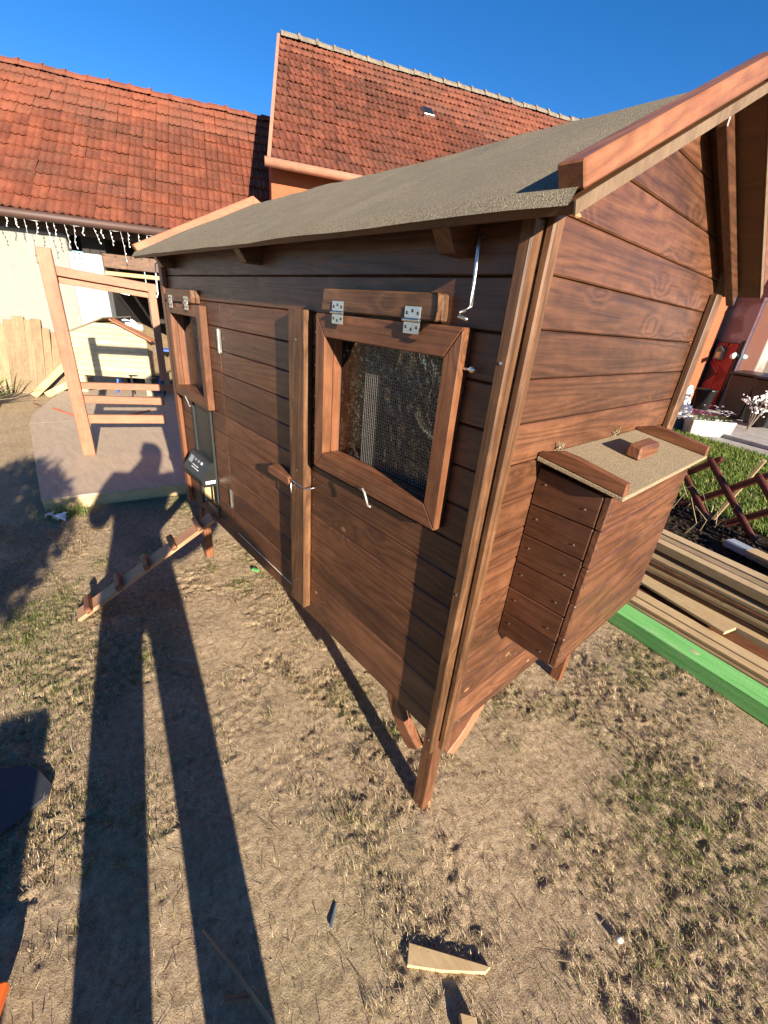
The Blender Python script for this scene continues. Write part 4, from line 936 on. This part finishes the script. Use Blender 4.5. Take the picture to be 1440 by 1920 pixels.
def bin_(d, n, label, lidc):
    t = yard_empty('wheelie_bin', label, 'bin', d, n, .10)
    g = G().add([(-.24,-.22,.05),(.24,-.22,.05),(.24,.22,.05),(-.24,.22,.05),(-.30,-.29,.96),(.32,-.29,.96),(.32,.29,.96),(-.30,.29,.96)],[(3,2,1,0),(0,1,5,4),(1,2,6,5),(2,3,7,6),(3,0,4,7),(4,5,6,7)]); g.obj('body', BLACKPL, t, .02)
    G().prism([(-.34,.965),(.36,.965),(.37,1.0),(.1,1.06),(-.33,1.01)],'Y',-.31,.31).obj('lid', lidc, t, .01)
    for y in (-.24,.24):
        g = G().lathe([(.10,-.025),(.10,.025)],14); g.v = [(x+.24,y+z,q+.10) for x,q,z in g.v]; g.obj('wheel', BLACKPL, t)
    G().tube([(.36,-.2,.98),(.42,-.2,.98),(.42,.2,.98),(.36,.2,.98)],.014,6).obj('handle', BLACKPL, t)
bin_(13.75,2.42,'black wheelie bin nearest the red chevron door',BLACKPL); bin_(13.45,3.12,'black wheelie bin behind the white blossom, right of the other bin',plain('very_dark_lid',(.02,.02,.022),.5))
tag(link('dark_tub', G().lathe([(.17,0),(.22,.46),(.235,.47),(.235,.50),(.20,.50),(.19,.40)],20).mesh('dark_tub', BLACKPL, 0, True), None, Matrix.Translation((*(W0+UD*14.05+UN*1.35).xy,.10))), 'dark round tub standing at the foot of the red door', 'tub')
bl = yard_empty('blossom_shrub', 'thin shrub of white blossom in front of the right bin', 'shrub', 12.7, 3.35, .10)
rr = random.Random(77); g = G(); ends = []
for i in range(9):
    a = rr.uniform(0,6.28); p0 = Vector((0,0,0)); p1 = Vector((math.cos(a)*.16,math.sin(a)*.16,.5+rr.random()*.2)); p2 = p1+Vector((math.cos(a)*.25,math.sin(a)*.25,rr.uniform(-.05,.5)))
    g.tube([p0,p1,p2],[.012,.008,.003],5); ends += [p1.lerp(p2,t) for t in (0,.25,.5,.75,1)]+[p0.lerp(p1,.7)]
g.obj('twig', plain('grey_twig',(.20,.16,.12),.8), bl); g = G()
for e in ends:
    for j in range(3): g.blob(e+Vector((rr.gauss(0,.04),rr.gauss(0,.04),rr.gauss(0,.04))), rr.uniform(.012,.026), 6, 4, .2)
g.obj('blossom', FL['white'], bl)['kind'] = 'stuff'

# ------------------------------------------------------------------ small things on the soil
def put(g, name, m, loc, rz, label, cat, bev=.002, rx=0, group=None, smooth=False):
    o = g.obj(name, m, None, bev, smooth); o.location = loc; o.rotation_euler = (rx,0,rz); return tag(o, label, cat, group)
put(G().prism([(.23,-.29),(.262,-.328),(.330,-.262),(.414,-.166),(.416,-.144)],'Z',-.004,.011), 'wood_offcut', PI_['X'], (0,0,0), 0, 'pale tapered wood offcut lying on the soil', 'offcut')
put(G().prism([(0,0),(.07,-.008),(.085,.03),(.015,.04)],'Z',0,.028), 'yellow_block', PI_['Y'], (.415,-.285,-.004), -.5, 'small yellowish wood block at the bottom edge of the photo', 'offcut')
put(G().tube([(0,0,.014),(.12,.004,.022),(.30,.002,.020)],[.0024,.0036,.0050],6), 'bamboo_stick', GW['X'], (-.165,-.735,0), math.atan2(.06,.26), 'long thin pale stick lying in the shadow', 'stick', 0, 0, None, True)
put(G().box(0,.075,0,.011,.004,.012), 'pink_splinter', PK['X'], (.010,-.745,0), 1.0, 'short pinkish splinter next to the long stick', 'splinter')
put(G().prism([(0,0),(.060,.002),(.066,.009),(.006,.011)],'Z',-.003,.0022), 'plastic_strip', plain('blue_grey_plastic',(.10,.12,.15),.35), (.065,-.445,0), 2.25, 'dark blue grey plastic strip on the bare soil', 'litter')
put(G().blob((0,0,.009),(.012,.010,.009),9,6,.12), 'pebble', plain('pale_stone',(.50,.47,.40),.8), (.63,.21,0), .4, 'pale round pebble alone on the soil at the right', 'pebble', 0, 0, None, True)
g = G(); rr = random.Random(5)
for i in range(7):
    a = rr.uniform(0,6.28); p = Vector((math.cos(a)*.03,math.sin(a)*.03,.012)); g.add([p+Vector((rr.gauss(0,.03),rr.gauss(0,.03),rr.uniform(0,.045))) for _ in range(4)],[(0,1,2),(0,2,3)])
put(g, 'crumpled_paper', WHT, (-3.25,-.72,.002), 0, 'crumpled white scrap lying before the platform corner', 'litter', 0)
put(G().box(0,.05,0,.025,.0,.014), 'green_wrapper', plain('green_foil',(.10,.34,.10),.3), (-1.80,.175,0), .5, 'small green scrap on the soil under the coop', 'litter', .003)
SL_ = plain('dark_slate_sheet',(.030,.033,.040),.6,0,.5,.2)
put(G().prism([(-1.04,-1.07),(-.99,-1.035),(-.90,-1.005),(-.86,-1.02),(-.795,-1.18),(-.73,-1.40),(-1.20,-1.40)],'Z',.004,.018), 'slate_sheet', SL_, (0,0,0), 0, 'dark blue grey sheet lying flat at the left edge', 'sheet', .003)
# orange topped tool at the left edge
tl_ = empty('garden_marker', 'orange capped marker with two pale sticks at the bottom left edge', 'marker', (-.34,-1.175,.02), R(-20))
G().prism([(-.03,-.02),(.035,-.025),(.04,.018),(-.028,.022)],'Z',0,.035).obj('orange_cap', plain('orange_plastic',(.75,.13,.02),.4), tl_, .005)
for y in (-.010,.012): G().beam((.02,y,.012),(.32,y*1.6-.02,.006),.010,.008).obj('stick', PK['X'], tl_, .001)
# tuft at the platform corner
r = np.random.default_rng(61); n = 420; a = r.normal(0,.085,n); b = r.normal(0,.05,n); u = r.uniform(0,1,n)[:,None]
col = np.array([[.10,.17,.03]])*(1-u)+np.array([[.34,.38,.12]])*u
me = blade_mesh('grass_tuft', -3.31+b, -.66+a, np.zeros(n)+.0, r.uniform(.04,.11,n), r.uniform(.003,.005,n), r.uniform(0,6.28,n), r.uniform(.6,1.4,n), col, BLADE, .5)
tag(link('grass_tuft', me), 'bright green grass tuft growing at the platform corner', 'grass', kind='stuff')

# ------------------------------------------------------------------ behind the camera: photographer, and stand-ins added for the left edge shadows
tree = empty('standin_tree', 'stand-in round headed tree added behind the photographer to cast a shadow', 'tree', (1.25,-2.02,0))  # unseen stand-in, shaped to drop a crown shadow at the left
g = G().tube([(0,0,-.05),(.01,.01,.5),(-.01,.02,1.0),(.02,.0,1.4)],[.045,.035,.03,.02],8)
rr = random.Random(15)
for i in range(7):
    a = rr.uniform(0,6.28); g.tube([(0,.01,1.0+.05*i),(math.cos(a)*.2,math.sin(a)*.2,1.25+.05*i),(math.cos(a)*.38,math.sin(a)*.38,1.32+.07*i)],[.016,.010,.004],5)
g.obj('trunk', plain('tree_bark',(.12,.09,.065),.9), tree, 0, True)
r = np.random.default_rng(16); n = 5200; v = r.normal(0,1,(n,3)); v /= np.linalg.norm(v,axis=1)[:,None]; q = r.uniform(.25,1,n)**.5
cx_ = v*q[:,None]*np.array([.46,.46,.44])+np.array([0,0,1.42]); u = r.uniform(0,1,n)[:,None]
col = np.array([[.035,.06,.014]])*(1-u)+np.array([[.10,.14,.035]])*u
me = blade_mesh('crown', cx_[:,0],cx_[:,1],cx_[:,2], r.uniform(.05,.09,n), r.uniform(.025,.04,n), r.uniform(0,6.28,n), r.uniform(-.8,.8,n), col, BLADE, .2); link('crown', me, tree)
cb = empty('standin_bin', 'stand-in dark bin shape added left of the photographer to cast a shadow', 'bin', (1.0,-1.72,0), R(-12))  # made-up box out of view, added for the bottom left shadow
G().add([(-.30,-.30,0),(.30,-.30,0),(.30,.30,0),(-.30,.30,0),(-.24,-.24,.60),(.24,-.24,.60),(.24,.24,.60),(-.24,.24,.60)],[(3,2,1,0),(0,1,5,4),(1,2,6,5),(2,3,7,6),(3,0,4,7),(4,5,6,7)]).obj('body', BLACKPL, cb, .03)
G().prism([(-.26,.602),(.26,.602),(.2,.66),(-.2,.66)],'Y',-.26,.26).obj('lid', BLACKPL, cb, .02)

# photographer (faces the light's heading, phone held before the eyes)
CLOTH = plain('dark_jacket_and_trousers',(.030,.035,.050),.85,0,.2,.25); SKIN = plain('skin',(.42,.23,.16),.5); HAIR = plain('short_dark_hair',(.03,.02,.015),.7)
PX, PY = .93, -1.06
pers = empty('person', 'person in dark jacket and trousers holding a phone up at eye level', 'person', (PX,PY,0), SUN_AZ)
# local: +x forward (where the light goes), +y to his left, z up
def skinned(name, verts, edges, radii, mat, root=0, sub=2):
    me = bpy.data.meshes.new(name); me.from_pydata(verts, edges, []); me.materials.append(mat)
    o = link(name, me, pers); o.modifiers.new('skin','SKIN'); me.skin_vertices[0].data
    for i,rd in enumerate(radii): me.skin_vertices[0].data[i].radius = rd if isinstance(rd,tuple) else (rd,rd)
    me.skin_vertices[0].data[root].use_root = True
    sb = o.modifiers.new('sub','SUBSURF'); sb.levels = sub; sb.render_levels = sub; return o
PHONE = Vector((.42,-.02,1.61))
HD = Vector((.02,-.20,1.63))   # head centre
B = dict(pel=(0,.02,.93),wa=(0,.03,1.08),ch=(0,.0,1.28),sh=(0,-.08,1.42),nk=(.0,-.135,1.50),hd0=(.015,-.155,1.57),hd1=(.02,-.165,1.66),hd2=(.015,-.165,1.715),
 hl=(0,.12,.86),kl=(.03,.13,.48),al=(0,.135,.09),fl=(.15,.16,.045), hr=(0,-.10,.86),kr=(.03,-.14,.48),ar=(0,-.155,.09),fr=(.15,-.17,.045),
 sl=(.03,.15,1.44),el=(.06,.31,1.16),wl=(.38,-.06,1.46), sr=(.02,-.33,1.44),er=(-.02,-.55,1.13),wr=(.07,-.24,.97),pl=(.42,-.12,1.55),pr=(.09,-.17,.95))
ks = list(B); ix = {k_:i for i,k_ in enumerate(ks)}
ed = [('pel','wa'),('wa','ch'),('ch','sh'),('sh','nk'),('nk','hd0'),('hd0','hd1'),('hd1','hd2'),('pel','hl'),('hl','kl'),('kl','al'),('al','fl'),('pel','hr'),('hr','kr'),('kr','ar'),('ar','fr'),('ch','sl'),('sl','el'),('el','wl'),('wl','pl'),('ch','sr'),('sr','er'),('er','wr'),('wr','pr')]
ra = dict(pel=(.20,.15),wa=(.22,.15),ch=(.22,.15),sh=(.15,.11),nk=.066,hd0=(.075,.085),hd1=(.080,.10),hd2=(.065,.08),hl=.118,kl=.105,al=.088,fl=.045,hr=.118,kr=.095,ar=.080,fr=.045,sl=.115,el=.082,wl=.045,sr=.110,er=.075,wr=.046,pl=.034,pr=.034)
body = skinned('body', [B[k_] for k_ in ks], [(ix[a],ix[b]) for a,b in ed], [ra[k_] for k_ in ks], CLOTH)
body.data.materials.append(SKIN)
G().blob((.025,-.165,1.655),(.104,.094,.125),20,14).blob((.122,-.165,1.635),(.022,.013,.020),8,6).blob((.015,-.244,1.64),(.02,.012,.03),8,6).blob((.015,-.086,1.64),(.02,.012,.03),8,6).blob((.098,-.165,1.59),(.02,.026,.008),8,5).obj('face', SKIN, pers, 0, True)
for sy in (-.03,.03): G().blob((.112,-.165+sy,1.662),(.010,.013,.008),8,6).obj('eye', HAIR, pers, 0, True)
G().blob((.005,-.165,1.69),(.110,.102,.112),18,10).obj('hair', HAIR, pers, 0, True)
def hand(wr, fwd, side, curl, name='hand'):
    wr, fwd, side = Vector(wr), Vector(fwd).normalized(), Vector(side).normalized(); nm = fwd.cross(side)
    vs = [wr, wr+fwd*.05, wr+fwd*.085]; es = [(0,1),(1,2)]; rd = [(.022,.016),(.030,.014),(.028,.012)]
    for i,(o_,l_) in enumerate(((-.030,.075),(-.010,.085),(.010,.080),(.030,.062))):
        b = len(vs); p = wr+fwd*.088+side*o_; vs.append(p); es.append((2,b)); rd.append(.0095)
        d_ = (fwd*math.cos(curl)+nm*math.sin(curl)); vs.append(p+d_*l_*.5); es.append((b,b+1)); rd.append(.0088)
        d2 = (fwd*math.cos(2*curl)+nm*math.sin(2*curl)); vs.append(p+d_*l_*.5+d2*l_*.5); es.append((b+1,b+2)); rd.append(.0078)
    b = len(vs); vs += [wr+fwd*.03-side*.035, wr+fwd*.06-side*.055+nm*.015]; es += [(0,b),(b,b+1)]; rd += [.012,.009]
    return skinned(name, vs, es, rd, SKIN, 0, 1)
hand((.41,-.10,1.535),(.15,-.2,1),(0,-1,0),.35); hand((.085,-.20,.955),(.5,.6,-.5),(.6,-.3,.4),.4)
tag(link('phone', G().box(-.008,0,-.078,.078,-.038,.038).mesh('phone', BLACKPL, .003), None, Matrix.Translation((.5233-cF[0]*.014-cU[0]*.058,-.8178-cF[1]*.014-cU[1]*.058,1.650-cF[2]*.014-cU[2]*.058)) @ Matrix(((cF[0],cR[0],cU[0]),(cF[1],cR[1],cU[1]),(cF[2],cR[2],cU[2]))).to_4x4() @ Matrix.Rotation(R(90),4,'X')), 'black smartphone held up by the photographer', 'phone')
